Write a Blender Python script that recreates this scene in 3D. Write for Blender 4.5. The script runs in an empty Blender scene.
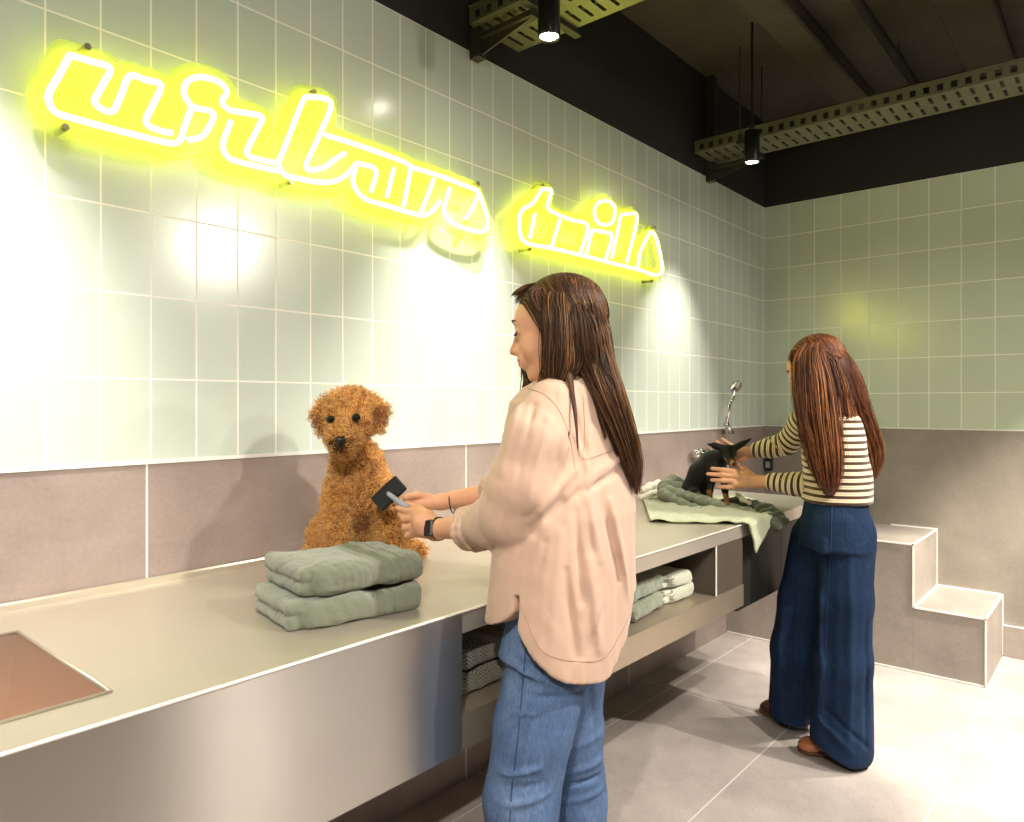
import bpy, math, random
import numpy as np
from mathutils import Vector, Matrix, Quaternion
random.seed(7); RNG = np.random.default_rng(7)
SC = bpy.context.scene
COL = SC.collection
PI = math.pi

# ---------------------------------------------------------------- camera frame (1024 x 822)
FPX = 725.0
YAW = math.atan2(621, 725)
SY, CY_ = math.sin(YAW), math.cos(YAW)
CAM = Vector((-4.83, -1.89, 1.4))
HX, HY = 512.0, 403.5
def P(u, v, d):
    """point of the room seen at (u, v) of the photograph, d metres in front of the lens"""
    r = (u-HX)/FPX*d
    return Vector((CAM.x + r*SY + d*CY_, CAM.y - r*CY_ + d*SY, CAM.z - (v-HY)/FPX*d))
def on(u, v, x=None, y=None, z=None):
    r = (u-HX)/FPX
    dx, dy, dz = r*SY+CY_, -r*CY_+SY, -(v-HY)/FPX
    t = (x-CAM.x)/dx if x is not None else (y-CAM.y)/dy if y is not None else (z-CAM.z)/dz
    return Vector((CAM.x+t*dx, CAM.y+t*dy, CAM.z+t*dz))
RIGHT = Vector((SY, -CY_, 0)); FWD = Vector((CY_, SY, 0)); UP = Vector((0, 0, 1))

# ---------------------------------------------------------------- materials
def s2l(c):
    return tuple(((x/255)/12.92 if x/255 <= .04045 else ((x/255+.055)/1.055)**2.4) for x in c)
class N:
    """small node-building helper"""
    def __init__(s, name):
        s.m = bpy.data.materials.new(name); s.m.use_nodes = True
        s.t = s.m.node_tree; s.n = s.t.nodes; s.l = s.t.links
        s.b = s.n['Principled BSDF']; s.out = s.n['Material Output']
    def new(s, kind, **kw):
        o = s.n.new(kind)
        for k, v in kw.items(): setattr(o, k, v)
        return o
    def link(s, a, b): s.l.new(a, b)
    def pos(s):
        return s.new('ShaderNodeTexCoord').outputs['Object']
    def sock(s, inp, v):
        if hasattr(v, 'is_output'): s.link(v, inp)
        else: inp.default_value = v
    def math(s, op, a, b=0.0, c=None, clamp=False):
        o = s.new('ShaderNodeMath', operation=op, use_clamp=clamp)
        s.sock(o.inputs[0], a); s.sock(o.inputs[1], b)
        if c is not None: s.sock(o.inputs[2], c)
        return o.outputs[0]
    def noise(s, scale, detail=4, rough=.55, vec=None, dist=0):
        o = s.new('ShaderNodeTexNoise'); o.inputs['Scale'].default_value = scale
        o.inputs['Detail'].default_value = detail; o.inputs['Roughness'].default_value = rough
        o.inputs['Distortion'].default_value = dist
        s.link(vec if vec is not None else s.pos(), o.inputs['Vector']); return o.outputs['Fac']
    def mapv(s, scale=(1,1,1), loc=(0,0,0), rot=(0,0,0), vec=None):
        o = s.new('ShaderNodeMapping'); o.inputs['Scale'].default_value = scale
        o.inputs['Location'].default_value = loc; o.inputs['Rotation'].default_value = rot
        s.link(vec if vec is not None else s.pos(), o.inputs['Vector']); return o.outputs[0]
    def ramp(s, fac, stops):
        o = s.new('ShaderNodeValToRGB'); e = o.color_ramp.elements
        while len(e) > 1: e.remove(e[-1])
        for i, (p, c) in enumerate(stops):
            q = e[0] if i == 0 else e.new(p)
            q.position = p; q.color = (*c, 1) if len(c) == 3 else c
        s.link(fac, o.inputs[0]); return o.outputs[0]
    def mix(s, fac, a, b):
        o = s.new('ShaderNodeMix', data_type='RGBA')
        s.sock(o.inputs[0], fac)
        s.sock(o.inputs[6], (*a, 1) if isinstance(a, tuple) and len(a) == 3 else a)
        s.sock(o.inputs[7], (*b, 1) if isinstance(b, tuple) and len(b) == 3 else b)
        return o.outputs[2]
    def bump(s, h, strength=.3, dist=.01):
        o = s.new('ShaderNodeBump'); o.inputs['Strength'].default_value = strength
        o.inputs['Distance'].default_value = dist
        s.link(h, o.inputs['Height']); s.link(o.outputs[0], s.b.inputs['Normal']); return o
    def set(s, **kw):
        names = dict(color='Base Color', rough='Roughness', metal='Metallic', spec='Specular IOR Level',
                     emit='Emission Color', emits='Emission Strength', trans='Transmission Weight', ior='IOR',
                     sheen='Sheen Weight', sub='Subsurface Weight', aniso='Anisotropic', coat='Coat Weight', alpha='Alpha')
        for k, v in kw.items():
            i = s.b.inputs[names[k]]
            if isinstance(v, tuple) and len(v) == 3: v = (*v, 1)
            s.sock(i, v)
        return s
    def sep(s, vec=None):
        o = s.new('ShaderNodeSeparateXYZ'); s.link(vec if vec is not None else s.pos(), o.inputs[0]); return o.outputs

def grid_line(n, coord, spacing, offset, width):
    """1 on a joint of the given width, else 0"""
    a = n.math('DIVIDE', n.math('SUBTRACT', coord, offset), spacing)
    f = n.math('ABSOLUTE', n.math('SUBTRACT', n.math('FRACT', n.math('ADD', a, .5)), .5))
    return n.math('LESS_THAN', n.math('MULTIPLY', f, spacing), width/2)

def plain(name, col, rough=.6, metal=0., noise=0., nscale=20, bump=0., bscale=60, bd=.003, **kw):
    n = N(name); c = s2l(col)
    if noise:
        f = n.noise(nscale)
        n.set(color=n.mix(f, tuple(x*(1-noise) for x in c), tuple(min(1, x*(1+noise)) for x in c)))
    else: n.set(color=c)
    n.set(rough=rough, metal=metal, **kw)
    if bump: n.bump(n.noise(bscale, 6), bump, bd)
    return n.m

# ---------------------------------------------------------------- mesh helpers
def link(name, me, mats, parent=None, smooth=False, label=None):
    o = bpy.data.objects.new(name, me); COL.objects.link(o)
    for m in (mats if isinstance(mats, (list, tuple)) else [mats]): me.materials.append(m)
    if smooth and len(me.polygons): me.polygons.foreach_set('use_smooth', [True]*len(me.polygons))
    if parent is not None:
        o.parent = parent
        o.matrix_parent_inverse = Matrix.Translation(parent.location).inverted()
    if label: o['label'] = label
    return o
class MB:
    def __init__(s): s.v = []; s.f = []; s.m = []
    def add(s, vs, fs, mi=0):
        k = len(s.v); s.v += [tuple(v) for v in vs]; s.f += [tuple(i+k for i in f) for f in fs]; s.m += [mi]*len(fs); return s
    def box(s, a, b, mi=0, M=None, bev=0.0):
        (x0, y0, z0), (x1, y1, z1) = [min(p, q) for p, q in zip(a, b)], [max(p, q) for p, q in zip(a, b)]
        if bev:
            # box with chamfered edges
            vs = []; fs = []
            e = bev
            lv = [(x0, x0+e), (x1, x1-e)], [(y0, y0+e), (y1, y1-e)], [(z0, z0+e), (z1, z1-e)]
            idx = {}
            for i in (0, 1):
                for j in (0, 1):
                    for k in (0, 1):
                        X, Xi = lv[0][i]; Y, Yi = lv[1][j]; Z, Zi = lv[2][k]
                        idx[(i, j, k, 0)] = len(vs); vs.append((X, Yi, Zi))
                        idx[(i, j, k, 1)] = len(vs); vs.append((Xi, Y, Zi))
                        idx[(i, j, k, 2)] = len(vs); vs.append((Xi, Yi, Z))
                        fs.append((idx[(i, j, k, 0)], idx[(i, j, k, 1)], idx[(i, j, k, 2)]))
            for i in (0, 1):
                fs.append(tuple(idx[(i, j, k, 0)] for j, k in ((0, 0), (1, 0), (1, 1), (0, 1))))
                fs.append(tuple(idx[(j, i, k, 1)] for j, k in ((0, 0), (1, 0), (1, 1), (0, 1))))
                fs.append(tuple(idx[(j, k, i, 2)] for j, k in ((0, 0), (1, 0), (1, 1), (0, 1))))
            for i in (0, 1):
                for j in (0, 1):
                    fs.append((idx[(i, j, 0, 0)], idx[(i, j, 1, 0)], idx[(i, j, 1, 1)], idx[(i, j, 0, 1)]))
                    fs.append((idx[(i, 0, j, 0)], idx[(i, 1, j, 0)], idx[(i, 1, j, 2)], idx[(i, 0, j, 2)]))
                    fs.append((idx[(0, i, j, 1)], idx[(1, i, j, 1)], idx[(1, i, j, 2)], idx[(0, i, j, 2)]))
        else:
            vs = [(x0,y0,z0),(x1,y0,z0),(x1,y1,z0),(x0,y1,z0),(x0,y0,z1),(x1,y0,z1),(x1,y1,z1),(x0,y1,z1)]
            fs = [(0,3,2,1),(4,5,6,7),(0,1,5,4),(1,2,6,5),(2,3,7,6),(3,0,4,7)]
        if M is not None: vs = [tuple(M @ Vector(v)) for v in vs]
        return s.add(vs, fs, mi)
    def tube(s, pts, r, n=8, mi=0, cap=True, closed=False, flat=None):
        pts = [Vector(p) for p in pts]; m = len(pts)
        rs = r if isinstance(r, (list, tuple)) else [r]*m
        prev = None; vs = []
        for i, p in enumerate(pts):
            if closed: t = (pts[(i+1) % m]-pts[i-1])
            else: t = pts[min(i+1, m-1)]-pts[max(i-1, 0)]
            t = t.normalized() if t.length > 1e-9 else Vector((0, 0, 1))
            if prev is None:
                a = Vector((0, 0, 1)) if abs(t.z) < .9 else Vector((1, 0, 0))
                u = t.cross(a).normalized()
            else:
                u = prev - t*prev.dot(t); u = u.normalized() if u.length > 1e-6 else t.orthogonal().normalized()
            prev = u; w = t.cross(u)
            for k in range(n):
                a = 2*PI*k/n; vs.append(p + (u*math.cos(a)+w*math.sin(a))*rs[i])
        fs = []
        for i in range(m if closed else m-1):
            j = (i+1) % m
            for k in range(n):
                fs.append((i*n+k, i*n+(k+1) % n, j*n+(k+1) % n, j*n+k))
        if cap and not closed:
            fs.append(tuple(range(n-1, -1, -1))); fs.append(tuple(range((m-1)*n, m*n)))
        return s.add(vs, fs, mi)
    def cyl(s, c0, c1, r0, r1=None, n=24, mi=0): return s.tube([c0, c1], [r0, r0 if r1 is None else r1], n, mi)
    def lathe(s, prof, M, n=24, mi=0):
        vs = []; m = len(prof)
        for r, z in prof:
            for k in range(n):
                a = 2*PI*k/n; vs.append(M @ Vector((r*math.cos(a), r*math.sin(a), z)))
        fs = [(i*n+k, i*n+(k+1) % n, (i+1)*n+(k+1) % n, (i+1)*n+k) for i in range(m-1) for k in range(n)]
        fs.append(tuple(range(n-1, -1, -1))); fs.append(tuple(range((m-1)*n, m*n)))
        return s.add(vs, fs, mi)
    def build(s, name, mats, parent=None, smooth=False, label=None):
        me = bpy.data.meshes.new(name); me.from_pydata(s.v, [], s.f); me.update()
        o = link(name, me, mats, parent, smooth, label)
        if any(s.m): me.polygons.foreach_set('material_index', s.m)
        return o
def fixn(o):
    import bmesh
    bm = bmesh.new(); bm.from_mesh(o.data); bmesh.ops.recalc_face_normals(bm, faces=bm.faces); bm.to_mesh(o.data); bm.free()
def autosmooth(o, ang=40):
    o.data.polygons.foreach_set('use_smooth', [True]*len(o.data.polygons))
    o.data.set_sharp_from_angle(angle=math.radians(ang)); return o
def tag(o, label=None, cat=None, group=None, kind=None):
    if label: o['label'] = label
    if cat: o['category'] = cat
    if group: o['group'] = group
    if kind: o['kind'] = kind
    return o
def struct(o): o['kind'] = 'structure'; return o
def empty(name, loc, label=None, cat=None, group=None):
    o = bpy.data.objects.new(name, None); COL.objects.link(o); o.location = loc; o.empty_display_size = .05
    tag(o, label, cat, group); return o
def smooth_path(pts, n=8):
    """Catmull-Rom through the points (numpy rows)"""
    p = np.array([tuple(q) for q in pts], float)
    p = np.vstack([2*p[0]-p[1], p, 2*p[-1]-p[-2]]); out = []
    for i in range(1, len(p)-2):
        for k in range(n):
            t = k/n
            out.append(.5*((2*p[i])+(-p[i-1]+p[i+1])*t+(2*p[i-1]-5*p[i]+4*p[i+1]-p[i+2])*t*t+(-p[i-1]+3*p[i]-3*p[i+1]+p[i+2])*t**3))
    out.append(p[-2]); return np.array(out)

# ---------------------------------------------------------------- implicit surfaces: smooth unions meshed with surface nets
class Field:
    def __init__(s): s.p = []
    def _add(s, lo, hi, fn, k, op='u'): s.p.append((np.array(lo, float), np.array(hi, float), fn, k, op)); return s
    def cone(s, a, b, ra, rb=None, k=.01, op='u'):
        a = np.array(tuple(a), float); b = np.array(tuple(b), float); rb = ra if rb is None else rb
        d = b-a; L = max(d@d, 1e-12)
        def fn(X, Y, Z):
            t = np.clip(((X-a[0])*d[0]+(Y-a[1])*d[1]+(Z-a[2])*d[2])/L, 0, 1)
            return np.sqrt((X-a[0]-t*d[0])**2+(Y-a[1]-t*d[1])**2+(Z-a[2]-t*d[2])**2)-(ra+(rb-ra)*t)
        R = max(ra, rb)
        return s._add(np.minimum(a, b)-R, np.maximum(a, b)+R, fn, k, op)
    def chain(s, pts, rs, k=.01, op='u'):
        if not isinstance(rs, (list, tuple)): rs = [rs]*len(pts)
        for i in range(len(pts)-1): s.cone(pts[i], pts[i+1], rs[i], rs[i+1], k, op)
        return s
    def ell(s, c, r, M=None, k=.01, op='u'):
        """ellipsoid; M a 3x3 whose columns are its axes"""
        c = np.array(tuple(c), float); r = np.array(r, float); A = np.array(M) if M is not None else np.eye(3)
        def fn(X, Y, Z):
            x, y, z = X-c[0], Y-c[1], Z-c[2]
            q = [A[0][i]*x+A[1][i]*y+A[2][i]*z for i in range(3)]
            k0 = np.sqrt(sum((q[i]/r[i])**2 for i in range(3))); k1 = np.sqrt(sum((q[i]/r[i]**2)**2 for i in range(3)))+1e-9
            return k0*(k0-1)/k1
        R = r.max(); return s._add(c-R, c+R, fn, k, op)
    def box(s, c, h, M=None, rnd=.01, k=.005, op='u'):
        c = np.array(tuple(c), float); h = np.array(h, float); A = np.array(M) if M is not None else np.eye(3)
        def fn(X, Y, Z):
            x, y, z = X-c[0], Y-c[1], Z-c[2]
            q = [np.abs(A[0][i]*x+A[1][i]*y+A[2][i]*z)-h[i]+rnd for i in range(3)]
            o = np.sqrt(sum(np.maximum(t, 0)**2 for t in q))
            return o+np.minimum(np.maximum(np.maximum(q[0], q[1]), q[2]), 0)-rnd
        R = np.linalg.norm(h); return s._add(c-R, c+R, fn, k, op)
    def loft(s, secs, ang=0., pw=2.0, k=.02, op='u'):
        """secs rows (z, cx, cy, a, b): stacked (super)ellipses turned by ang"""
        S = np.array(sorted([tuple(r) for r in secs]), float)
        ca, sa = math.cos(ang), math.sin(ang)
        def fn(X, Y, Z):
            z = np.clip(Z, S[0, 0], S[-1, 0])
            cx, cy, a, b = [np.interp(z, S[:, 0], S[:, i]) for i in (1, 2, 3, 4)]
            x = ca*(X-cx)+sa*(Y-cy); y = -sa*(X-cx)+ca*(Y-cy)
            k0 = (np.abs(x/a)**pw+np.abs(y/b)**pw)**(1/pw)
            g = np.sqrt((x/a**2)**2+(y/b**2)**2)/np.maximum(np.sqrt((x/a)**2+(y/b)**2), 1e-6)
            rad = (k0-1)/np.maximum(g, 1e-3)
            cap = np.abs(Z-z)
            return np.where(cap > 0, np.sqrt(np.maximum(rad, 0)**2+cap**2)+np.minimum(rad, 0)*0, rad)
        R = S[:, 3:5].max()
        return s._add((S[:, 1].min()-R, S[:, 2].min()-R, S[0, 0]-.01), (S[:, 1].max()+R, S[:, 2].max()+R, S[-1, 0]+.01), fn, k, op)
    def mod(s, fn, lo, hi):
        """fn(X,Y,Z,d) -> d, a displacement of the surface inside the box"""
        return s._add(lo, hi, fn, 0, 'm')
    def crease(s, a, b, w, amp):
        """ridge (amp > 0) or groove (amp < 0) along a segment"""
        a = np.array(tuple(a), float); b = np.array(tuple(b), float); d = b-a; L = max(d@d, 1e-12)
        fx, fy = FWD.x, FWD.y
        def fn(X, Y, Z, D):
            t = np.clip(((X-a[0])*d[0]+(Y-a[1])*d[1]+(Z-a[2])*d[2])/L, 0, 1)
            dx, dy = X-a[0]-t*d[0], Y-a[1]-t*d[1]; al = dx*fx+dy*fy
            q = dx*dx+dy*dy+(Z-a[2]-t*d[2])**2-al*al*.93      # a fold reaches deeper than it is wide
            return D-amp*np.exp(-q/(w*w))*(.35+.65*np.sin(PI*np.clip(t*.9+.05, 0, 1)))
        R = max(2.5*w, .06); return s.mod(fn, np.minimum(a, b)-R, np.maximum(a, b)+R)
    def mesh(s, res, lo=None, hi=None, relax=1):
        los = np.array([p[0] for p in s.p if p[4] == 'u']); his = np.array([p[1] for p in s.p if p[4] == 'u'])
        lo = (los.min(0)-.02 if lo is None else np.array(lo, float)); hi = (his.max(0)+.02 if hi is None else np.array(hi, float))
        n = np.maximum(np.ceil((hi-lo)/res).astype(int)+1, 3)
        ax = [lo[i]+np.arange(n[i])*res for i in range(3)]
        F = np.full(n, .05, np.float32)
        for a, b, fn, k, op in s.p:
            pad = max(.03, 1.5*k)
            i0 = np.clip(np.floor((a-pad-lo)/res).astype(int), 0, n); i1 = np.clip(np.ceil((b+pad-lo)/res).astype(int)+1, 0, n)
            if (i1 <= i0).any(): continue
            X = ax[0][i0[0]:i1[0], None, None]; Y = ax[1][None, i0[1]:i1[1], None]; Z = ax[2][None, None, i0[2]:i1[2]]
            sl = tuple(slice(i0[i], i1[i]) for i in range(3))
            C = F[sl]
            if op == 'm': F[sl] = fn(X, Y, Z, C); continue
            D = np.broadcast_to(fn(X, Y, Z), C.shape)
            if op == 'u':
                if k > 0:
                    h = np.clip(.5+.5*(C-D)/k, 0, 1); F[sl] = C+(D-C)*h-k*h*(1-h)
                else: F[sl] = np.minimum(C, D)
            elif op == 's':
                D = -D
                if k > 0:
                    h = np.clip(.5-.5*(C-D)/k, 0, 1); F[sl] = C+(D-C)*h+k*h*(1-h)
                else: F[sl] = np.maximum(C, D)
            elif op == 'i': F[sl] = np.maximum(C, D)
        # closed border
        for i in range(3):
            for e in (0, -1):
                q = [slice(None)]*3; q[i] = e; F[tuple(q)] = np.maximum(F[tuple(q)], .01)
        return surface_nets(F, lo, res, relax)
def surface_nets(F, lo, res, relax=1):
    nx, ny, nz = F.shape
    ins = F < 0
    c = np.zeros((nx-1, ny-1, nz-1), np.int8)
    for i in (0, 1):
        for j in (0, 1):
            for k in (0, 1):
                c += ins[i:nx-1+i, j:ny-1+j, k:nz-1+k]
    act = (c > 0) & (c < 8)
    idx = np.full(act.shape, -1, np.int64); cells = np.argwhere(act); idx[act] = np.arange(len(cells))
    acc = np.zeros((len(cells), 3)); cnt = np.zeros(len(cells))
    I, J, K = cells.T
    for ax_ in range(3):
        o1, o2 = [a for a in range(3) if a != ax_]
        for s1 in (0, 1):
            for s2 in (0, 1):
                o = [0, 0, 0]; o[o1] = s1; o[o2] = s2; e = list(o); e[ax_] = 1
                f0 = F[I+o[0], J+o[1], K+o[2]]; f1 = F[I+e[0], J+e[1], K+e[2]]
                m = (f0 < 0) != (f1 < 0)
                t = np.where(m, f0/np.where(m, f0-f1, 1), 0)
                p = np.tile(np.array(o, float), (len(cells), 1)); p[:, ax_] += t
                acc += np.where(m[:, None], p, 0); cnt += m
    V = cells+acc/np.maximum(cnt, 1)[:, None]
    faces = []
    for ax_ in range(3):
        a, b = [(1, 2), (2, 0), (0, 1)][ax_]
        s0 = [slice(None)]*3; s1 = [slice(None)]*3; s0[ax_] = slice(0, -1); s1[ax_] = slice(1, None)
        m = ins[tuple(s0)] != ins[tuple(s1)]
        e = np.argwhere(m)
        e = e[(e[:, a] > 0) & (e[:, b] > 0) & (e[:, a] < F.shape[a]-1) & (e[:, b] < F.shape[b]-1)]
        if not len(e): continue
        def g(da, db):
            q = e.copy(); q[:, a] -= da; q[:, b] -= db; return idx[q[:, 0], q[:, 1], q[:, 2]]
        quad = np.stack([g(1, 1), g(0, 1), g(0, 0), g(1, 0)], 1)
        flip = ~ins[e[:, 0], e[:, 1], e[:, 2]]
        quad[flip] = quad[flip][:, ::-1]
        faces.append(quad)
    Q = np.vstack(faces); Q = Q[(Q >= 0).all(1)]
    for _ in range(relax):
        A = np.zeros_like(V); n = np.zeros(len(V))
        for i in range(4):
            for j in (1, 3):
                np.add.at(A, Q[:, i], V[Q[:, (i+j) % 4]]); np.add.at(n, Q[:, i], 1)
        V = .5*V+.5*A/np.maximum(n, 1)[:, None]
    return lo+V*res, Q
def np_mesh(name, V, Q):
    me = bpy.data.meshes.new(name)
    me.vertices.add(len(V)); me.vertices.foreach_set('co', np.asarray(V, np.float32).ravel())
    k = Q.shape[1]
    me.loops.add(Q.size); me.loops.foreach_set('vertex_index', Q.ravel().astype(np.int32))
    me.polygons.add(len(Q)); me.polygons.foreach_set('loop_start', np.arange(0, Q.size, k, dtype=np.int32))
    me.update(calc_edges=True); me.validate(); return me
def join_np(parts):
    Vs, Qs = [], []; o = 0
    for V, Q in parts: Vs.append(V); Qs.append(Q+o); o += len(V)
    return np.vstack(Vs), np.vstack(Qs)
def vnoise(p, scale, seed=0):
    """cheap smooth pseudo-noise, about -1..1, from summed sines"""
    r = np.random.default_rng(seed); o = 0
    for _ in range(7):
        d = r.normal(size=3); d /= np.linalg.norm(d); o = o+np.sin((p[0]*d[0]+p[1]*d[1]+p[2]*d[2])*scale*r.uniform(.6, 1.7)+r.uniform(0, 6.3))
    return o/3.2
def ribbons(paths, widths, name, mats, parent, sides=3, mi=None, label=None):
    """paths (n, m, 3) strands as thin tapering prisms in one mesh"""
    paths = np.asarray(paths); n, m, _ = paths.shape
    T = np.gradient(paths, axis=1); T /= np.linalg.norm(T, axis=2, keepdims=True)+1e-9
    ref = RNG.normal(size=(n, 1, 3)); U = np.cross(T, ref); U /= np.linalg.norm(U, axis=2, keepdims=True)+1e-9
    W = np.cross(T, U)
    ang = np.arange(sides)*2*PI/sides
    w = np.asarray(widths)  # (n, m)
    V = paths[:, :, None, :]+(U[:, :, None, :]*np.cos(ang)[None, None, :, None]+W[:, :, None, :]*np.sin(ang)[None, None, :, None])*w[:, :, None, None]
    V = V.reshape(-1, 3)
    i = np.arange(n)[:, None, None]; j = np.arange(m-1)[None, :, None]; k = np.arange(sides)[None, None, :]
    a = (i*m+j)*sides+k; b = (i*m+j)*sides+(k+1) % sides
    Q = np.stack([a, b, b+sides, a+sides], -1).reshape(-1, 4)
    me = np_mesh(name, V, Q); o = link(name, me, mats, parent, True, label)
    if mi is not None:
        me.polygons.foreach_set('material_index', np.repeat(np.asarray(mi, np.int32), (m-1)*sides))
    return o
# ================================================================ the room
WX0, WX1, WY0 = -8.6, 0.0, -5.2       # room: wall_left is y = 0, wall_right is x = 0
ZW, ZT, ZC = 1.252, 2.722, 3.30       # wainscot top, tile top, ceiling
def tile_mat(name, axis, spacing, off, col, rough):
    n = N(name); s = n.sep(); c = s[axis]
    v = grid_line(n, c, spacing, off, .0045); h = grid_line(n, s[2], .21, ZW, .0045)
    g = n.math('MAXIMUM', v, h)
    # each tile a slightly different glaze
    ix = n.math('FLOOR', n.math('DIVIDE', n.math('SUBTRACT', c, off), spacing)); iz = n.math('FLOOR', n.math('DIVIDE', n.math('SUBTRACT', s[2], ZW), .21))
    cmb = n.new('ShaderNodeCombineXYZ'); n.link(ix, cmb.inputs[0]); n.link(iz, cmb.inputs[2])
    w = n.new('ShaderNodeTexWhiteNoise'); n.link(cmb.outputs[0], w.inputs[0])
    base = n.mix(w.outputs[0], tuple(x*.94 for x in s2l(col)), tuple(min(1, x*1.04) for x in s2l(col)))
    base = n.mix(n.math('MULTIPLY', n.noise(5), .15), base, s2l((190, 200, 190)))
    n.set(color=n.mix(g, base, s2l((240, 236, 226))), spec=.75)
    n.set(rough=n.math('ADD', n.math('MULTIPLY', g, .5), rough))
    hgt = n.math('ADD', n.math('MULTIPLY', n.math('SUBTRACT', 1, g), .5), n.math('MULTIPLY', w.outputs[0], .1))
    hgt = n.math('ADD', hgt, n.math('MULTIPLY', n.noise(9, 2), .25)); n.bump(hgt, .25, .003)
    return n.m
M_TILE_L = tile_mat('pale_green_tile', 0, .1175, -4.265, (200, 210, 198), .2)
M_TILE_R = tile_mat('pale_green_tile_end', 1, .1632, -.163, (196, 208, 182), .2)
def stone_mat(name, ax, sp, off, ax2, sp2, off2, col, rough=.45, lw=.005, linecol=(226, 222, 212)):
    n = N(name); s = n.sep()
    g = n.math('MAXIMUM', grid_line(n, s[ax], sp, off, lw), grid_line(n, s[ax2], sp2, off2, lw))
    c = s2l(col)
    f = n.noise(3, 8, .65); f2 = n.noise(90, 3, .6)
    base = n.ramp(n.math('ADD', n.math('MULTIPLY', f, .75), n.math('MULTIPLY', f2, .25)),
                  [(.3, tuple(x*.72 for x in c)), (.5, c), (.72, tuple(min(1, x*1.3) for x in c))])
    n.set(color=n.mix(g, base, s2l(linecol)), rough=n.math('ADD', rough, n.math('MULTIPLY', f, .15)))
    n.bump(n.math('SUBTRACT', n.math('MULTIPLY', f2, .3), g), .2, .002)
    return n.m
M_WAIN_L = stone_mat('wainscot_stone_tile', 0, 1.153, -4.04, 2, 3.0, -.5, (146, 131, 124), .5)
M_WAIN_R = stone_mat('wainscot_stone_tile_end', 1, 1.153, -1.60, 2, 3.0, -.5, (140, 131, 120), .5, linecol=(180, 175, 165))
M_FLOOR = stone_mat('floor_stone_tile', 0, 1.2, -1.62, 1, .6, -1.36, (164, 154, 148), .42, lw=.006, linecol=(205, 200, 194))
M_DARK = plain('black_wall_paint', (30, 29, 24), .8, noise=.25, nscale=3, bump=.3, bscale=30)
M_CEIL = plain('dark_raw_concrete', (62, 57, 46), .85, noise=.45, nscale=2.5, bump=.6, bscale=18, bd=.02)
M_STEP = stone_mat('step_stone_tile', 0, 3., .7, 1, 5., 1.1, (150, 140, 131), .45)
M_TRIM = plain('white_tile_trim', (232, 230, 222), .35)
M_PLAIN = plain('grey_room_wall', (120, 118, 110), .8, noise=.1)

def quadmesh(name, quads, mats, mis):
    b = MB()
    for q, mi in zip(quads, mis): b.add(q, [(0, 1, 2, 3)], mi)
    return b.build(name, mats)
def wall_slab(name, quads, mats, mis): return struct(quadmesh(name, quads, mats, mis))
# left wall, a 12 cm slab with tile face, wainscot face and dark face
b = MB()
b.add([(WX0, 0, 0), (WX1, 0, 0), (WX1, 0, ZW), (WX0, 0, ZW)], [(0, 1, 2, 3)], 0)
b.add([(WX0, 0, ZW), (WX1, 0, ZW), (WX1, 0, ZT), (WX0, 0, ZT)], [(0, 1, 2, 3)], 1)
b.add([(WX0, 0, ZT), (WX1, 0, ZT), (WX1, 0, ZC), (WX0, 0, ZC)], [(0, 1, 2, 3)], 2)
b.add([(WX0, .12, 0), (WX0, .12, ZC), (WX1+.12, .12, ZC), (WX1+.12, .12, 0)], [(0, 1, 2, 3)], 2)
struct(b.build('wall_left', [M_WAIN_L, M_TILE_L, M_DARK]))
b = MB()
b.add([(0, 0, 0), (0, WY0, 0), (0, WY0, ZW), (0, 0, ZW)], [(0, 1, 2, 3)], 0)
b.add([(0, 0, ZW), (0, WY0, ZW), (0, WY0, ZT), (0, 0, ZT)], [(0, 1, 2, 3)], 1)
b.add([(0, 0, ZT), (0, WY0, ZT), (0, WY0, ZC), (0, 0, ZC)], [(0, 1, 2, 3)], 2)
b.add([(.12, 0.12, 0), (.12, 0.12, ZC), (.12, WY0, ZC), (.12, WY0, 0)], [(0, 1, 2, 3)], 2)
struct(b.build('wall_right', [M_WAIN_R, M_TILE_R, M_DARK]))
struct(MB().box((WX0, WY0-.1, 0), (WX1, WY0, ZC)).build('wall_front', M_PLAIN))
struct(MB().box((WX0-.1, WY0, 0), (WX0, 0, ZC)).build('wall_back', M_PLAIN))
struct(MB().box((WX0, WY0, -.1), (WX1+.12, .12, 0)).build('floor', M_FLOOR))
struct(MB().box((WX0, WY0, ZC), (WX1+.12, .12, ZC+.12)).build('ceiling', M_CEIL))
# thin white edge profiles
b = MB(); b.box((WX0, -.004, ZW-.005), (0, -.0005, ZW+.005)); struct(b.build('trim_1', M_TRIM))
b = MB(); b.box((-.004, WY0, ZW-.004), (-.0005, 0, ZW+.004)); struct(b.build('trim_2', M_TRIM))
# end-wall baseboard tile
bb = MB().box((-.012, WY0, .001), (-.0005, -1.345, .17)); bb.box((-.013, WY0, .17), (-.0005, -1.345, .174), 1)
struct(bb.build('baseboard_right', [M_STEP, M_TRIM]))

# ---- dark ceiling structure
b = MB()
for y0, w, h in ((-.62, .16, .1), (-1.30, .22, .07), (-2.3, .3, .1), (-3.4, .3, .1)):
    b.box((WX0+.02, y0-w/2, ZC-h), (-.02, y0+w/2, ZC-.0005))
ob = b.build('ceiling_beam', M_CEIL)
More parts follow.
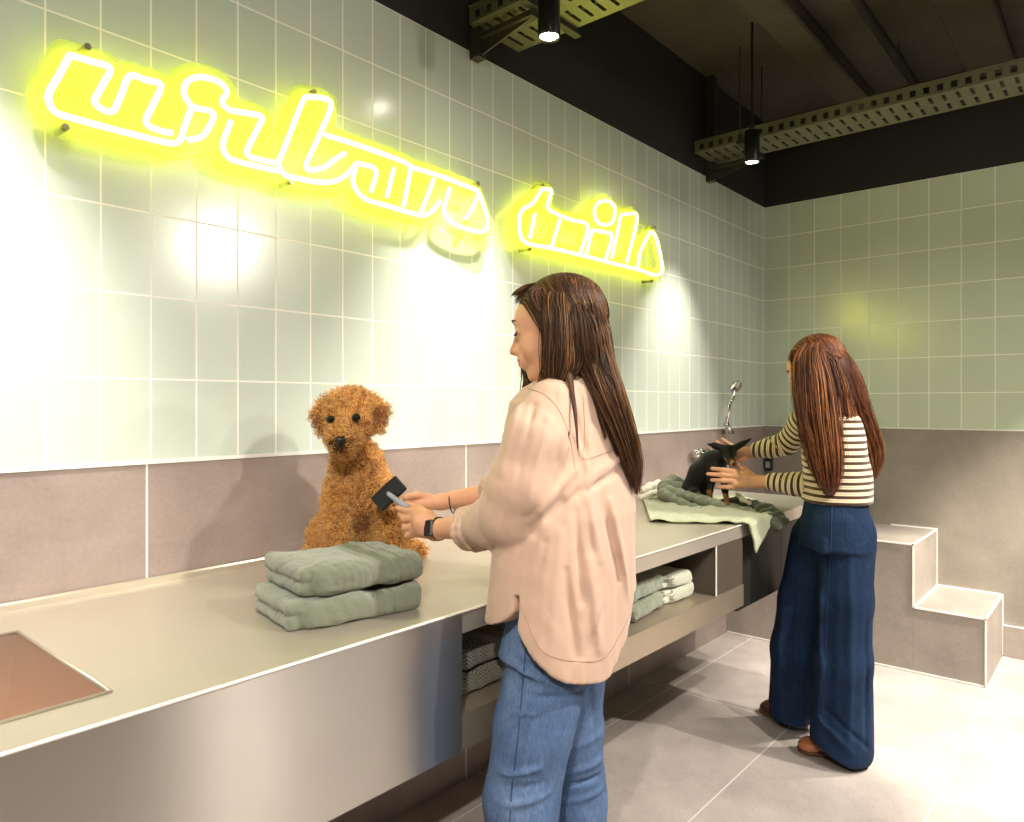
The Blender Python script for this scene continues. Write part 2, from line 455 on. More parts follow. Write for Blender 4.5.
# the beams are part of the building: one object each
bpy.data.objects.remove(ob)
for i, (y0, w, h) in enumerate(((-.62, .16, .1), (-1.30, .22, .07), (-2.3, .3, .1), (-3.4, .3, .1))):
    struct(MB().box((WX0+.02, y0-w/2, ZC-h), (-.02, y0+w/2, ZC-.0005), bev=.01).build('trim_%d' % (i+3), M_CEIL))
M_PIPE = plain('dark_painted_pipe', (46, 44, 38), .5, noise=.2)
for y0, z0, r, lab in ((-.95, 3.21, .022, 'dark pipe running under the ceiling nearest the neon wall'), (-1.78, 3.17, .045, 'thick dark duct under the ceiling further into the room')):
    root = empty('ceiling_pipe', (-2, y0, z0), lab, 'pipe')
    MB().tube([(-7.5, y0, z0), (-.01, y0, z0)], r, 14).build('pipe', M_PIPE, root, True)
    for k in range(5):
        x = -.6-k*1.3
        q = MB(); q.tube([(x-.012, y0, z0), (x+.012, y0, z0)], r+.005, 14); q.cyl((x, y0, z0+r), (x, y0, ZC), .005, n=6)
        q.build('pipe_clamp', M_PIPE, root)

# ---- perforated cable trays across the room
M_TRAY = plain('galvanised_tray_steel', (112, 112, 88), .5, metal=.6, noise=.15, nscale=12)
def cable_tray(x0, x1, z, lab):
    root = empty('cable_tray', ((x0+x1)/2, -.05, z), lab, 'cable tray', 'perforated cable trays under the ceiling')
    y0, y1 = -.03, -4.6
    q = MB(); t = .002
    # perforated bottom: rungs between two solid bands
    nb = int((y0-y1)/.055)
    xs = [x0, x0+.03, (x0+x1)/2-.02, (x0+x1)/2+.02, x1-.03, x1]
    for a, c in ((0, 1), (2, 3), (4, 5)): q.box((xs[a], y1, z), (xs[c], y0, z+t))
    for i in range(nb+1):
        yy = y0-i*(y0-y1)/nb
        for a, c in ((1, 2), (3, 4)): q.box((xs[a], max(yy-.040, y1), z), (xs[c], yy, z+t))
    q.build('tray_bottom', M_TRAY, root)
    for x in (x0, x1):
        q = MB(); q.box((x-.001, y1, z), (x+.001, y0, z+.012))
        q.box((x-.001, y1, z+.042), (x+.001, y0, z+.06)); q.box((x-.006, y1, z+.06), (x+.006, y0, z+.064))
        for i in range(nb+1):
            yy = y0-i*(y0-y1)/nb; q.box((x-.001, max(yy-.03, y1), z+.012), (x+.001, yy, z+.042))
        q.build('side_rail', M_TRAY, root)
    for yy in (-.3, -1.8, -3.3):
        q = MB(); q.box((x0-.03, yy-.015, z-.02), (x1+.03, yy+.015, z-.001))
        for x in (x0-.02, x1+.02): q.cyl((x, yy, z-.02), (x, yy, ZC), .004, n=6)
        q.build('hanger', M_PIPE, root)
    q = MB()
    for dx, r in ((.05, .008), (.075, .006), (.2, .009)):
        q.tube([(x0+dx+.01*math.sin(i*.9+dx*50), y0-.05-i*.25, z+t+r) for i in range(18)], r, 6)
    q.build('cable', plain('black_cable', (25, 25, 24), .5), root, True)
cable_tray(-2.90, -2.62, 2.80, "perforated steel cable tray catching the yellow neon glow, behind nearer spotlight")
cable_tray(-1.09, -.83, 2.80, 'long perforated cable tray along the dark end wall above far spotlight')
# tray posts fixed against the neon wall
for x, lab in ((on(479, 40, y=-.03).x, 'dark vertical bracket against wall above middle of the neon sign'), (on(712, 160, y=-.03).x, 'dark vertical bracket against wall near the far corner')):
    r = empty('wall_bracket', (x, -.03, 2.70), lab, 'bracket')
    q = MB(); q.box((x-.022, -.048, 2.69), (x+.022, -.002, ZC-.002)); q.build('post', M_PIPE, r)
    q = MB(); q.box((x-.02, -.3, 2.755), (x+.02, -.048, 2.775)); q.add([(x-.003, -.048, 2.70), (x+.003, -.048, 2.70), (x+.003, -.28, 2.755), (x-.003, -.28, 2.755), (x-.003, -.048, 2.755), (x+.003, -.048, 2.755)], [(0, 1, 2, 3), (0, 3, 4), (1, 5, 2), (4, 3, 2, 5)])
    q.build('arm', M_PIPE, r)

# ---- tiled steps at the end wall
sx = -.606
root = empty('tiled_steps', (-.3, -.9, 0), 'two grey stone tiled steps with pale edge trims against end wall', 'steps')
q = MB(); q.box((sx, -1.021, .001), (-.0005, -.0008, .665)); q.build('upper_step', M_STEP, root)
q = MB(); q.box((sx, -1.340, .001), (-.0005, -1.0215, .338)); q.build('lower_step', M_STEP, root)
q = MB(); e = .004
def edge(a, b_): q.box([min(i, j)-e for i, j in zip(a, b_)], [max(i, j)+e for i, j in zip(a, b_)])
edge((sx, -1.021, .34), (sx, -1.021, .665)); edge((sx, -1.021, .665), (-.01, -1.021, .665)); edge((sx, -1.021, .665), (sx, -.78, .665))
edge((sx, -1.340, .006), (sx, -1.340, .338)); edge((sx, -1.340, .338), (-.01, -1.340, .338)); edge((sx, -1.340, .338), (sx, -1.03, .338))
edge((-.006, -1.021, .345), (-.006, -1.021, .665)); edge((-.006, -1.34, .01), (-.006, -1.34, .338)); edge((-.006, -1.02, .341), (-.006, -1.33, .341)); edge((-.006, -1.02, .668), (-.006, -.78, .668))
edge((sx, -1.025, .341), (-.01, -1.025, .341)); edge((sx, -1.33, .006), (sx, -.01, .006))
q.build('edge_trim', M_TRIM, root)

# ================================================================ the counter
ZTOP, YF = .943, -.766
def steel(name, col, rough, aniso=.0, dirx=True, metal=.72):
    n = N(name)
    v = n.mapv((1, 60, 120) if dirx else (40, 40, 1))
    f = n.noise(4, 5, .7, v); f2 = n.noise(2.2, 4, .6)
    c = s2l(col)
    n.set(color=n.mix(f2, tuple(x*.85 for x in c), c), metal=metal, aniso=aniso,
          rough=n.math('ADD', n.math('MULTIPLY', f, .14), rough))
    n.bump(f, .06, .001)
    return n.m
M_STEEL = steel('brushed_steel_worktop', (208, 199, 184), .28, metal=.68)
M_STEELF = steel('brushed_steel_front', (206, 194, 182), .25, metal=.85)
def front_steel():
    n = N('brushed_steel_front'); f = n.noise(1, 4, .7, n.mapv((3, 3, 700))); g = n.noise(1.6, 4, .6)
    c = s2l((206, 199, 192)); n.set(color=n.mix(g, tuple(x*.82 for x in c), c), metal=.92, aniso=1.0, rough=n.math('ADD', .25, n.math('MULTIPLY', g, .1)))
    tv = n.new('ShaderNodeCombineXYZ'); tv.inputs[2].default_value = 1; n.link(tv.outputs[0], n.b.inputs['Tangent'])
    n.bump(f, .1, .001); return n.m
M_STEELF = front_steel()
M_STEELS = steel('brushed_steel_basin', (222, 200, 184), .24, dirx=False, metal=.92)
M_BOARD = plain('dark_wood_board', (74, 64, 54), .5, noise=.2, nscale=14)
M_EDGE_HILITE = plain('edge_highlight_white', (236, 230, 218), .25, metal=.15)
M_DARKB = plain('black_wood_board', (30, 28, 25), .55)
M_BOARDL = steel('brushed_steel_shelf', (176, 162, 142), .33)
SX0, SX1, SYA, SYB = -5.4, -4.372, -.662, -.195    # basin opening
wt = empty('worktop', (-3.4, YF/2, .633), 'long brushed steel grooming worktop with a deep front, running along the tiled wall', 'worktop')
X0, X1, XE = -6.6, -3.69, -1.20
b = MB()
def ring(z):   # top surface with the sink hole
    return [(X0, YF, z), (XE, YF, z), (XE, -.012, z), (X0, -.012, z), (SX0, SYA, z), (SX1, SYA, z), (SX1, SYB, z), (SX0, SYB, z)]
vs = ring(ZTOP)+ring(ZTOP-.05)
fs = [(0, 1, 5, 4), (1, 2, 6, 5), (2, 3, 7, 6), (3, 0, 4, 7)]
b.add(vs, fs+[tuple(i+8 for i in f[::-1]) for f in fs]+[(0, 8, 9, 1), (1, 9, 10, 2), (2, 10, 11, 3), (3, 11, 8, 0), (4, 5, 13, 12), (5, 6, 14, 13), (6, 7, 15, 14), (7, 4, 12, 15)])
b.build('top_slab', M_STEEL, wt)
MB().tube([(X0, YF-.0015, ZTOP-.002), (XE, YF-.0015, ZTOP-.002)], .0035, 8).build('edge_highlight', M_EDGE_HILITE, wt, True)  # near-white bead: the highlight along the front edge put into its colour
MB().box((X0, -.014, ZTOP-.05), (XE, -.0006, ZTOP+.018), bev=.004).build('upstand', M_STEEL, wt)
b = MB(); b.box((X0, YF-.0025, .633), (X1, YF-.0004, ZTOP-.001)); b.box((X0, YF, .633), (X1, YF+.02, ZTOP-.0505)); b.box((X0, YF+.02, .633), (X1, -.02, .648)); b.box((X1-.02, YF+.02, .648), (X1, -.02, ZTOP-.0505))
b.build('front_panel', M_STEELF, wt, label='tall brushed steel front panel with a bright vertical glint')
# dark cabinet box hung under the far end
cb = empty('wall_cabinet', (-1.7, -.38, .60), 'dark closed cabinet box hanging under the far end of the worktop', 'cabinet')
MB().box((-2.163, -.72, .60), (-1.24, -.02, ZTOP-.051)).build('carcass', M_DARKB, cb)
q = MB(); q.box((-2.160, -.738, .603), (-1.703, -.7205, ZTOP-.054)); q.build('door', M_DARKB, cb); q = MB(); q.box((-1.699, -.738, .603), (-1.243, -.7205, ZTOP-.054)); q.build('door', M_DARKB, cb)
# sink basin
sk = empty('sink', ((SX0+SX1)/2, -.42, .70), 'steel sink basin sunk into the worktop at the lower left', 'sink')
b = MB(); t = .003
a_, c_ = (SX0+.003, SYA+.003), (SX1-.003, SYB-.003); dz = .215; ins = .03
top = [(a_[0], a_[1]), (c_[0], a_[1]), (c_[0], c_[1]), (a_[0], c_[1])]
bot = [(a_[0]+ins, a_[1]+ins), (c_[0]-ins, a_[1]+ins), (c_[0]-ins, c_[1]-ins), (a_[0]+ins, c_[1]-ins)]
v = [(x, y, ZTOP-.002) for x, y in top]+[(x, y, ZTOP-dz) for x, y in bot]
b.add(v, [(0, 4, 5, 1), (1, 5, 6, 2), (2, 6, 7, 3), (3, 7, 4, 0), (4, 7, 6, 5)])
v2 = [(x, y, z-.004 if z < .9 else z) for x, y, z in [(x*1.0+(.004 if x > -4.8 else -.004)*0, y, z) for x, y, z in v]]
b.build('basin', M_STEELS, sk)
b = MB()
for (p0, p1) in (((SX1, SYA), (SX1, SYB)), ((SX1, SYB), (SX0, SYB)), ((SX1, SYA), (SX0, SYA))):
    b.tube([(p0[0], p0[1], ZTOP+.0005), (p1[0], p1[1], ZTOP+.0005)], .004, 8)
b.build('rim', M_STEEL, sk, True)
b = MB(); b.lathe([(.0, 0), (.045, 0), (.045, .003), (.03, .003), (.025, .001), (0, .001)], Matrix.Translation((-4.8, -.42, ZTOP-dz+.001)), 24); b.build('drain', M_STEEL, sk, True)
# open shelf unit
su = empty('open_shelf_unit', (-3.04, -.38, .633), 'open towel shelf hanging under the worktop between steel front and dark end panel', 'shelf')
XS1 = -2.395
MB().box((X1+.001, YF, .633), (-2.165, -.25, .713)).build('shelf_board', M_BOARDL, su)
MB().box((X1+.001, -.27, .714), (XS1-.001, -.25, ZTOP-.051)).build('back_panel', M_BOARD, su)
b = MB().box((XS1, YF+.004, .714), (-2.165, -.25, ZTOP-.051)); b.build('end_panel', M_BOARD, su)
b = MB(); b.box((XS1-.004, YF+.001, .714), (XS1, YF+.005, ZTOP-.051)); b.build('edge_profile', M_TRIM, su)
MB().box((X1+.001, YF+.03, .714), (X1+.02, -.27, ZTOP-.051)).build('side_panel', M_BOARD, su)
# ================================================================ lamps
M_LAMP = plain('black_lamp_body', (22, 22, 22), .35)
def emis(name, col, st):
    n = N(name); n.set(color=(0, 0, 0), emit=col, emits=st); return n.m
M_LENS = emis('lit_lens', (1, .93, .82), 60)
def spotlight(x, y, z, lab, power, ang=70, aim=(0, 0, -1), blend=.6, col=(1, .93, .82), r=.02, shown=True):
    root = empty('ceiling_spotlight', (x, y, z), lab, 'spotlight')
    q = MB(); q.lathe([(.02, .16), (.036, .158), (.037, .01), (.035, 0), (.031, .004), (.030, .012), (0, .012)], Matrix.Translation((x, y, z)), 28)
    q.cyl((x, y, z+.158), (x, y, z+.19), .012, n=10); q.build('lamp_body', M_LAMP, root, True)
    MB().cyl((x, y, z+.005), (x, y, z+.0115), .028, n=24).build('lamp_lens', M_LENS, root)
    MB().cyl((x, y, z+.19), (x, y, ZC-.001), .006, n=8).build('stem', M_LAMP, root)
    ld = bpy.data.lights.new('spot', 'SPOT'); ld.energy = power; ld.spot_size = math.radians(ang); ld.spot_blend = blend
    ld.color = col; ld.shadow_soft_size = r
    lo = bpy.data.objects.new('spot_beam', ld); COL.objects.link(lo); lo.location = (x, y, z-.01)
    lo.rotation_euler = Vector(aim).to_track_quat('-Z', 'Y').to_euler()
    lo.parent = root; lo.matrix_parent_inverse = Matrix.Translation(root.location).inverted()
    return root
W = (0, .30, -1)
p1 = on(549, 38, z=2.60); p2 = on(752, 163, z=2.60)
spotlight(p1.x, p1.y, p1.z, 'round black ceiling spotlight nearer to the camera, above neon sign middle', 125, 64, W, 1.)
spotlight(p2.x, p2.y, p2.z, 'small black ceiling spotlight further away, by the dark corner', 105, 60, W, 1.)
spotlight(-4.56, -.44, 2.60, 'black ceiling spotlight outside the frame above the sink', 160, 64, W, 1.)
spotlight(-1.8, -3.95, 2.75, 'black ceiling spotlight out in the room aimed at the neon wall', 150, 34, (-2.07, 3.95, -.75), 1.)
spotlight(-.8, -2.5, 2.75, 'black ceiling spotlight out in the room above the steps floor', 780, 66, (.05, .22, -1))
spotlight(-3.0, -2.5, 2.75, 'black ceiling spotlight out in the room behind the nearer woman', 210, 80, (.05, .6, -1))
spotlight(-5.6, -2.2, 2.75, 'added unseen fill spotlight left of the camera', 230, 90, (.35, .5, -1))  # added to light the figures, no lamp known here
spotlight(-1.9, -2.9, 2.75, 'added unseen fill spotlight behind the far woman', 260, 80, (.1, .6, -1))  # extra unseen lamp, added to light her back and the end wall
w = bpy.data.worlds.new('World'); SC.world = w; w.use_nodes = True
w.node_tree.nodes['Background'].inputs[0].default_value = (.9, .95, 1, 1); w.node_tree.nodes['Background'].inputs[1].default_value = .02
# soft fill light: two unseen ceiling panels added out of frame
for (x, y, sx_, sy_, pw, lab) in ((-4.9, -2.75, 1.2, .6, 60, 'added unseen fill light panel behind the camera'), (-1.95, -3.1, 1.2, .6, 60, 'added unseen fill light panel at the back of the room')):
    root = empty('fill_panel', (x, y, 3.23), lab, 'lamp')
    q = MB(); q.box((x-sx_/2-.02, y-sy_/2-.02, 3.23), (x+sx_/2+.02, y+sy_/2+.02, ZC-.001)); q.build('housing', M_LAMP, root)
    q = MB(); q.box((x-sx_/2, y-sy_/2, 3.223), (x+sx_/2, y+sy_/2, 3.229)); q.build('diffuser', emis('fill_panel_glow', (1, .95, .88), 22), root)

# ================================================================ neon sign
M_NEON = emis('yellow_neon_glow', (1.0, .93, .10), 11.5)
def acrylic():
    n = N('glow_tinted_acrylic')
    n.set(color=s2l((232, 242, 150)), rough=.12, spec=.5)  # clear plate coloured yellow to carry the glow of the tubes
    tr = n.new('ShaderNodeBsdfTransparent'); tr.inputs[0].default_value = (.93, .97, .80, 1)
    tl = n.new('ShaderNodeBsdfTranslucent'); tl.inputs[0].default_value = (.8, .85, .2, 1)
    m1 = n.new('ShaderNodeMixShader'); m1.inputs[0].default_value = .35; n.link(n.b.outputs[0], m1.inputs[1]); n.link(tl.outputs[0], m1.inputs[2])
    m2 = n.new('ShaderNodeMixShader'); m2.inputs[0].default_value = .68; n.link(m1.outputs[0], m2.inputs[1]); n.link(tr.outputs[0], m2.inputs[2])
    n.link(m2.outputs[0], n.out.inputs[0]); return n.m
M_ACR = acrylic()
W1T = [
 [(70,55),(58,77),(49,93),(50,104),(57,113),(80,120),(105,127),(140,136),(170,143),(180,140),(184,128),(192,107)],
 [(70,55),(90,61),(110,68),(103,84),(94,101)],
 [(94,101),(100,108),(113,111),(121,95),(130,76),(146,80),(161,85),(154,103),(146,122),(158,130),(172,133)],
 [(192,107),(186,98),(184,90),(188,81),(199,77),(212,79),(222,84),(227,92),(222,102),(229,110)],
 [(192,107),(213,113),(209,127),(201,137),(188,140)],
 [(229,110),(246,113),(262,117),(258,128),(247,153),(262,160),(277,163)],
 [(231,121),(223,144),(228,157),(240,162),(260,167),(279,171)],
 [(278,163),(290,134),(303,101),(310,97),(331,103),(320,134),(306,167),(322,168),(334,160),(345,153)],
 [(278,163),(284,174),(296,178),(318,182),(335,181),(347,174),(357,163)],
 [(325,135),(345,141),(375,151),(404,162),(411,167)],
 [(357,163),(353,180),(358,192),(368,200),(388,206),(420,215),(431,212),(440,201)],
 [(357,163),(376,170),(371,192)], [(394,168),(387,197)], [(411,167),(404,206)], [(434,179),(421,213)],
 [(411,167),(440,176),(466,186),(478,192),(473,207),(466,219)],
 [(450,188),(444,210),(452,222),(470,230),(484,231),(488,221),(479,193)],
]
W2T = [
 [(542,189),(533,203),(521,212),(520,233),(527,243),(551,248),(585,256),(612,263),(640,270),(655,275),(662,271),(660,255),(656,238),(651,232),(646,240),(640,253),(638,268)],
 [(542,189),(551,191),(548,207),(557,214),(572,220),(588,226),(580,254)],
 [(560,220),(552,246)], [(535,214),(530,238)],
 [(615,213),(613,221),(607,225),(599,223),(595,216),(595,208),(600,202),(608,201),(614,206),(615,213)],
 [(592,230),(586,256)], [(592,230),(604,232),(612,236),(606,259)],
 [(621,215),(612,258)], [(621,215),(628,214),(637,218),(627,262)],
]
def neon(words, lab, bolts, extra):
    YT = -.062
    c = on(*words[0][0], y=YT)
    root = empty('neon_sign', (c.x, -.03, c.z), lab, 'neon sign')
    fld = Field(); 
    for poly in words:
        pts = smooth_path([on(u, v, y=YT) for u, v in poly], 6)
        MB().tube([Vector(p) for p in pts], .0075, 10).build('neon_tube', M_NEON, root, True)
        q = pts[::3]
        for i in range(len(q)-1):
            a = Vector(q[i]); b_ = Vector(q[i+1]); a.y = b_.y = -.046
            fld.cone(a, b_, .036, .036, k=.012)
    for poly in extra:
        pts = [on(u, v, y=-.046) for u, v in poly]
        for i in range(len(pts)-1): fld.cone(pts[i], pts[i+1], .04, .04, k=.012)
    # flatten to a plate 8 mm thick
    fld._add((-9, -.2, 0), (1, .1, 4), lambda X, Y, Z: np.abs(Y+.046)-.004+0*X+0*Z, 0, 'i')
    lo = np.array([min(p[0][0] for p in fld.p[:-1]), -.056, min(p[0][2] for p in fld.p[:-1])]); hi = np.array([max(p[1][0] for p in fld.p[:-1]), -.036, max(p[1][2] for p in fld.p[:-1])])
    lo[[0, 2]] -= .012; hi[[0, 2]] += .012
    V, Q = fld.mesh(.004, lo, hi, relax=1)
    link('acrylic_backing', np_mesh('acrylic_backing', V, Q), M_ACR, root, True)
    for u, v in bolts:
        p = on(u, v, y=-.045); MB().cyl((p.x, -.058, p.z), (p.x, -.001, p.z), .008, n=12).build('standoff_bolt', M_BOLT, root)
M_BOLT = plain('steel_bolt', (150, 148, 120), .3, metal=.9)
neon(W1T, 'long yellow neon word in outlined lettering, left and larger of the two', [(64, 128), (86, 48), (312, 93), (289, 182), (476, 184)], [[(55, 118), (60, 122)], [(470, 235), (482, 241)]])
neon(W2T, 'short yellow neon word, right and smaller, above the nearer woman', [(541, 186), (528, 249), (653, 228), (650, 281)], [])
# ================================================================ towels
def terry(name, col, var=.12):
    n = N(name); c = s2l(col)
    f = n.noise(350, 3, .7); g = n.noise(14, 4)
    n.set(color=n.mix(n.math('ADD', n.math('MULTIPLY', f, .6), n.math('MULTIPLY', g, .4)), tuple(x*(1-var*2) for x in c), tuple(min(1, x*(1+var*1.6)) for x in c)), rough=.95, sheen=.4, spec=.1)
    n.bump(f, .8, .004); return n.m
M_SAGE = terry('sage_terry', (118, 124, 104)); M_SAGED = terry('dark_sage_terry', (74, 80, 62)); M_SAGEL = terry('pale_sage_terry', (168, 176, 148))
M_BAND = plain('woven_towel_band', (112, 118, 100), .8, bump=.3, bscale=500)
M_WHITET = terry('white_terry', (222, 216, 200))
def striped_terry(name, ca, cb):
    n = N(name); s = n.sep()
    a = n.math('ABSOLUTE', n.math('SUBTRACT', n.math('FRACT', n.math('MULTIPLY', s[0], 22)), .5))
    f = n.math('FRACT', n.math('ADD', n.math('MULTIPLY', s[2], 110), n.math('MULTIPLY', a, 4)))
    g = n.math('LESS_THAN', f, .45)
    n.set(color=n.mix(g, s2l(ca), s2l(cb)), rough=.9, sheen=.3)
    n.bump(n.noise(300), .5, .002); return n.m
M_HERR = striped_terry('pale_striped_terry', (186, 188, 170), (128, 128, 110))
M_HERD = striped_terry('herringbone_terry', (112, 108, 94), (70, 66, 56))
def folded_towel(c, ang, L, Wd, H, mat, lab, group, layers=2, seed=0, band=True, open_side=-1, puff=.0, res=.003, z0=None):
    """towel folded into a slab: L along the front, Wd deep, H tall, rounded fold towards the front"""
    ca, sa = math.cos(ang), math.sin(ang)
    ux, uy = Vector((ca, sa, 0)), Vector((-sa, ca, 0)); A = [[ca, -sa, 0], [sa, ca, 0], [0, 0, 1]]
    fd = Field(); t = H/layers; r = random.Random(seed)
    c = Vector(c)
    for i in range(layers):
        dx = r.uniform(-.006, .006); dy = r.uniform(-.004, .004)
        fd.box(c+ux*dx+uy*(dy+.012)+UP*(t*(i+.5)), (L/2-.004*i*open_side, Wd/2-.012, t/2+.0005), A, rnd=min(t/2-.001, .014), k=.003)
    # rounded fold hiding the layers at the front, open rolls at one end
    fd.box(c-uy*(Wd/2-.03)+ux*.012+UP*(H/2), (L/2-.014, .03, H/2), A, rnd=H/2*.8, k=.006)
    fd.box(c+ux*(L/2-.03)+UP*(H/2), (.03, Wd/2-.004, H/2), A, rnd=H/2*.7, k=.006)
    def wob(X, Y, Z, D):
        x = (X-c.x)*ca+(Y-c.y)*sa; y = -(X-c.x)*sa+(Y-c.y)*ca; zz = np.clip((Z-c.z)/H, 0, 1)
        top = .006*np.sin(x*17+seed)*np.cos(y*11+seed*2)+.004*np.sin(x*31+y*9+seed)+puff*np.cos(x/L*PI)*1
        dent = -.006*np.exp(-((x-.04)/.03)**2)
        return D-(top+dent)*zz-.0022*vnoise((X*1., Y*1., Z*1.), 70, seed)-.0012*vnoise((X*1., Y*1., Z*1.), 260, seed+1)
    fd.mod(wob, c-Vector((L, L, .02)), c+Vector((L, L, H+.06)))
    V, Q = fd.mesh(res, relax=1)
    V[:, 2] = np.maximum(V[:, 2], c.z+.0008)
    root = empty('folded_towel', c, lab, 'towel', group)
    body = link('towel_cloth', np_mesh('towel_cloth', V, Q), mat, root, True)
    if band:
        # woven border across the towel: faces in a strip get the band weave
        me = body.data; me.materials.append(M_BAND)
        co = V[Q].mean(1); x = (co[:, 0]-c.x)*ca+(co[:, 1]-c.y)*sa
        me.polygons.foreach_set('material_index', ((np.abs(x-.045) < .011) | (np.abs(x-.075) < .003)).astype(np.int32))
        me.update()
    return root
GT = 'folded sage towels stacked on the worktop by the curly dog'
folded_towel((-3.858, -.556, ZTOP), -.20, .300, .225, .058, M_SAGE, 'sage green folded towel at the bottom of the worktop stack, directly on the steel', GT, seed=3)
folded_towel((-3.842, -.556, ZTOP+.062), -.17, .285, .22, .058, M_SAGE, 'sage green folded towel on top of the worktop stack, in front of the curly dog', GT, seed=5, puff=.004)
GS = 'folded towels inside the open shelf'
zs = .714
for (x, y, a, L, Wd, mat, lab, z, sd) in (
    (-2.79, -.56, .10, .26, .30, M_SAGE, 'plain sage towel folded on the shelf, lower one beside the nearer woman', zs, 1),
    (-2.79, -.56, .08, .26, .30, M_SAGE, 'plain sage towel folded on the shelf, upper one beside the nearer woman', zs+.062, 2),
    (-2.535, -.565, .0, .17, .28, M_HERR, 'pale striped towel folded on the shelf beside dark end panel, lower one', zs, 7),
    (-2.535, -.565, .0, .17, .28, M_HERR, 'pale striped towel folded on the shelf beside dark end panel, upper one', zs+.05, 8),
    (-3.52, -.58, .0, .26, .26, M_HERD, 'herringbone towel in the shaded left end of shelf, lower of two', zs, 9),
    (-3.52, -.58, .0, .26, .26, M_HERD, 'herringbone towel in the shaded left end of shelf, upper of two', zs+.058, 10)):
    folded_towel((x, y, z), a, L, Wd, .058 if mat is M_SAGE else (.048 if x > -3 else .056), mat, lab, GS, seed=sd, band=False, res=.004)

# spread towel under the black dog, one corner hanging over the front
A0 = Vector((-2.384, -.489, 0)); e1 = Vector((.54, -.84, 0)).normalized(); e2 = Vector((.84, .54, 0)).normalized()
n1, n2 = 60, 90; vs = []
for i in range(n1+1):
    for j in range(n2+1):
        s_, t_ = .50*i/n1, .78*j/n2
        q = A0+e1*s_+e2*t_
        w = .004*math.sin(s_*38+t_*7)+.0045*math.sin(t_*23+s_*16+1)+.003*math.sin(s_*61-t_*40)
        z = ZTOP+.0075+abs(w); ye = YF-.012
        if q.y < ye:
            ex = ye-q.y; rr = .012
            z = ZTOP+.009-max(0, ex-rr*.6); y = ye-min(ex, rr)-w*.9-.004
            q = Vector((q.x, y, z))
        else: q = Vector((q.x, min(q.y, -.03), z))
        vs.append(q)
fs = [(i*(n2+1)+j, (i+1)*(n2+1)+j, (i+1)*(n2+1)+j+1, i*(n2+1)+j+1) for i in range(n1) for j in range(n2)]
b = MB().add(vs, fs); M_SPREAD = terry('pale_towel', (170, 174, 142))
o = b.build('spread_towel', M_SPREAD, None, True)
md = o.modifiers.new('s', 'SOLIDIFY'); md.thickness = .006; md.offset = 0
tag(o, 'pale green towel spread flat under the black dog, one corner hanging over the worktop edge', 'towel')
def rumple(name, chains, mat, lab, seed, res=.004, amp=.004):
    fd = Field()
    for ch in chains: fd.chain([P(u, v, d) for u, v, d, r in ch], [r for *_, r in ch], k=.010)
    lo = np.min([p[0] for p in fd.p], 0)-.03; hi = np.max([p[1] for p in fd.p], 0)+.03
    fd.mod(lambda X, Y, Z, D: D-amp*vnoise((X, Y, Z), 70, seed)-amp*.6*np.sin((X+Y)*110+Z*60), lo, hi)
    V, Q = fd.mesh(res); 
    o = link(name, np_mesh(name, V, Q), mat, None, True); tag(o, lab, 'towel'); return o
rumple('rumpled_towel', [[(664,489,3.30,.026),(680,494,3.26,.024),(703,501,3.18,.025),(720,506,3.10,.021)],
                         [(663,495,3.26,.022),(680,503,3.19,.018),(700,509,3.10,.014)],
                         [(663,485,3.38,.022),(672,480,3.42,.022),(683,481,3.45,.018)],
                         [(672,486,3.34,.022),(690,489,3.36,.018)]], M_SAGE, 'sage green towel rumpled into thick folds in front of the black dog', 4)
rumple('rumpled_towel', [[(643,491,3.42,.018),(650,487,3.46,.018),(658,484,3.50,.015)], [(640,497,3.36,.014),(652,493,3.38,.013),(662,489,3.45,.012)]], M_WHITET, 'cream towel bunched on the worktop left of rumpled sage towel', 6)
rumple('rumpled_towel', [[(723,501,3.22,.014),(738,501,3.19,.018),(755,505,3.10,.020),(768,511,2.98,.026),(779,519,2.91,.026),(785,522,2.88,.018)],
                         [(760,510,3.0,.022),(770,520,2.91,.026),(777,527,2.88,.022)]], M_SAGED, 'dark green rumpled towel slumped over the worktop edge beside the far woman', 8)
rumple('white_cloth', [[(737,494,3.14,.008),(742,499,3.10,.010),(750,503,3.06,.007)]], M_WHITET, 'small white cloth crumpled on the towels right of the black dog', 9, res=.003, amp=.002)
# ================================================================ shower on the wall
M_CHROME = plain('chrome', (214, 216, 214), .12, metal=1)
sh = empty('hand_shower', (-.70, -.03, .95), 'chrome hand shower with hose on a wall bracket near the corner', 'shower')
hd = on(735, 386, y=-.09); bt = on(726, 424, y=-.06); br = on(727, 432, y=-.03)
MB().tube([hd+Vector((-.012, 0, -.012)), hd+Vector((-.02, .0, -.06)), (hd+bt)/2+Vector((-.014, 0, 0)), bt], [.018, .012, .011, .013], 14).build('handle', M_CHROME, sh, True)
q = MB(); dirv = Vector((-.35, -.75, -.55)).normalized(); Mx = Matrix.Translation(hd) @ (-dirv).to_track_quat('-Z', 'Y').to_matrix().to_4x4()
q.lathe([(0, -.018), (.018, -.018), (.040, .0), (.042, .012), (.036, .016), (0, .016)], Mx, 24); q.build('shower_head', M_CHROME, sh, True)
MB().tube([br+Vector((0, .03, 0)), br+Vector((0, -.03, 0)), bt], [.014, .014, .018], 12).build('bracket', M_CHROME, sh, True)
hp = smooth_path([bt, on(729, 455, y=-.08), on(731, 490, y=-.10), on(737, 504, y=-.14), on(748, 503, y=-.14), on(751, 494, y=-.1), on(741, 470, y=-.06), on(733, 448, y=-.045)], 8)
MB().tube([Vector(p) for p in hp], .0065, 8).build('hose', M_CHROME, sh, True)
tp = empty('mixer_tap', on(706, 452, y=-.04), 'chrome mixer tap on the wall just behind the black dog', 'tap')
c = on(704, 453, y=-.05)
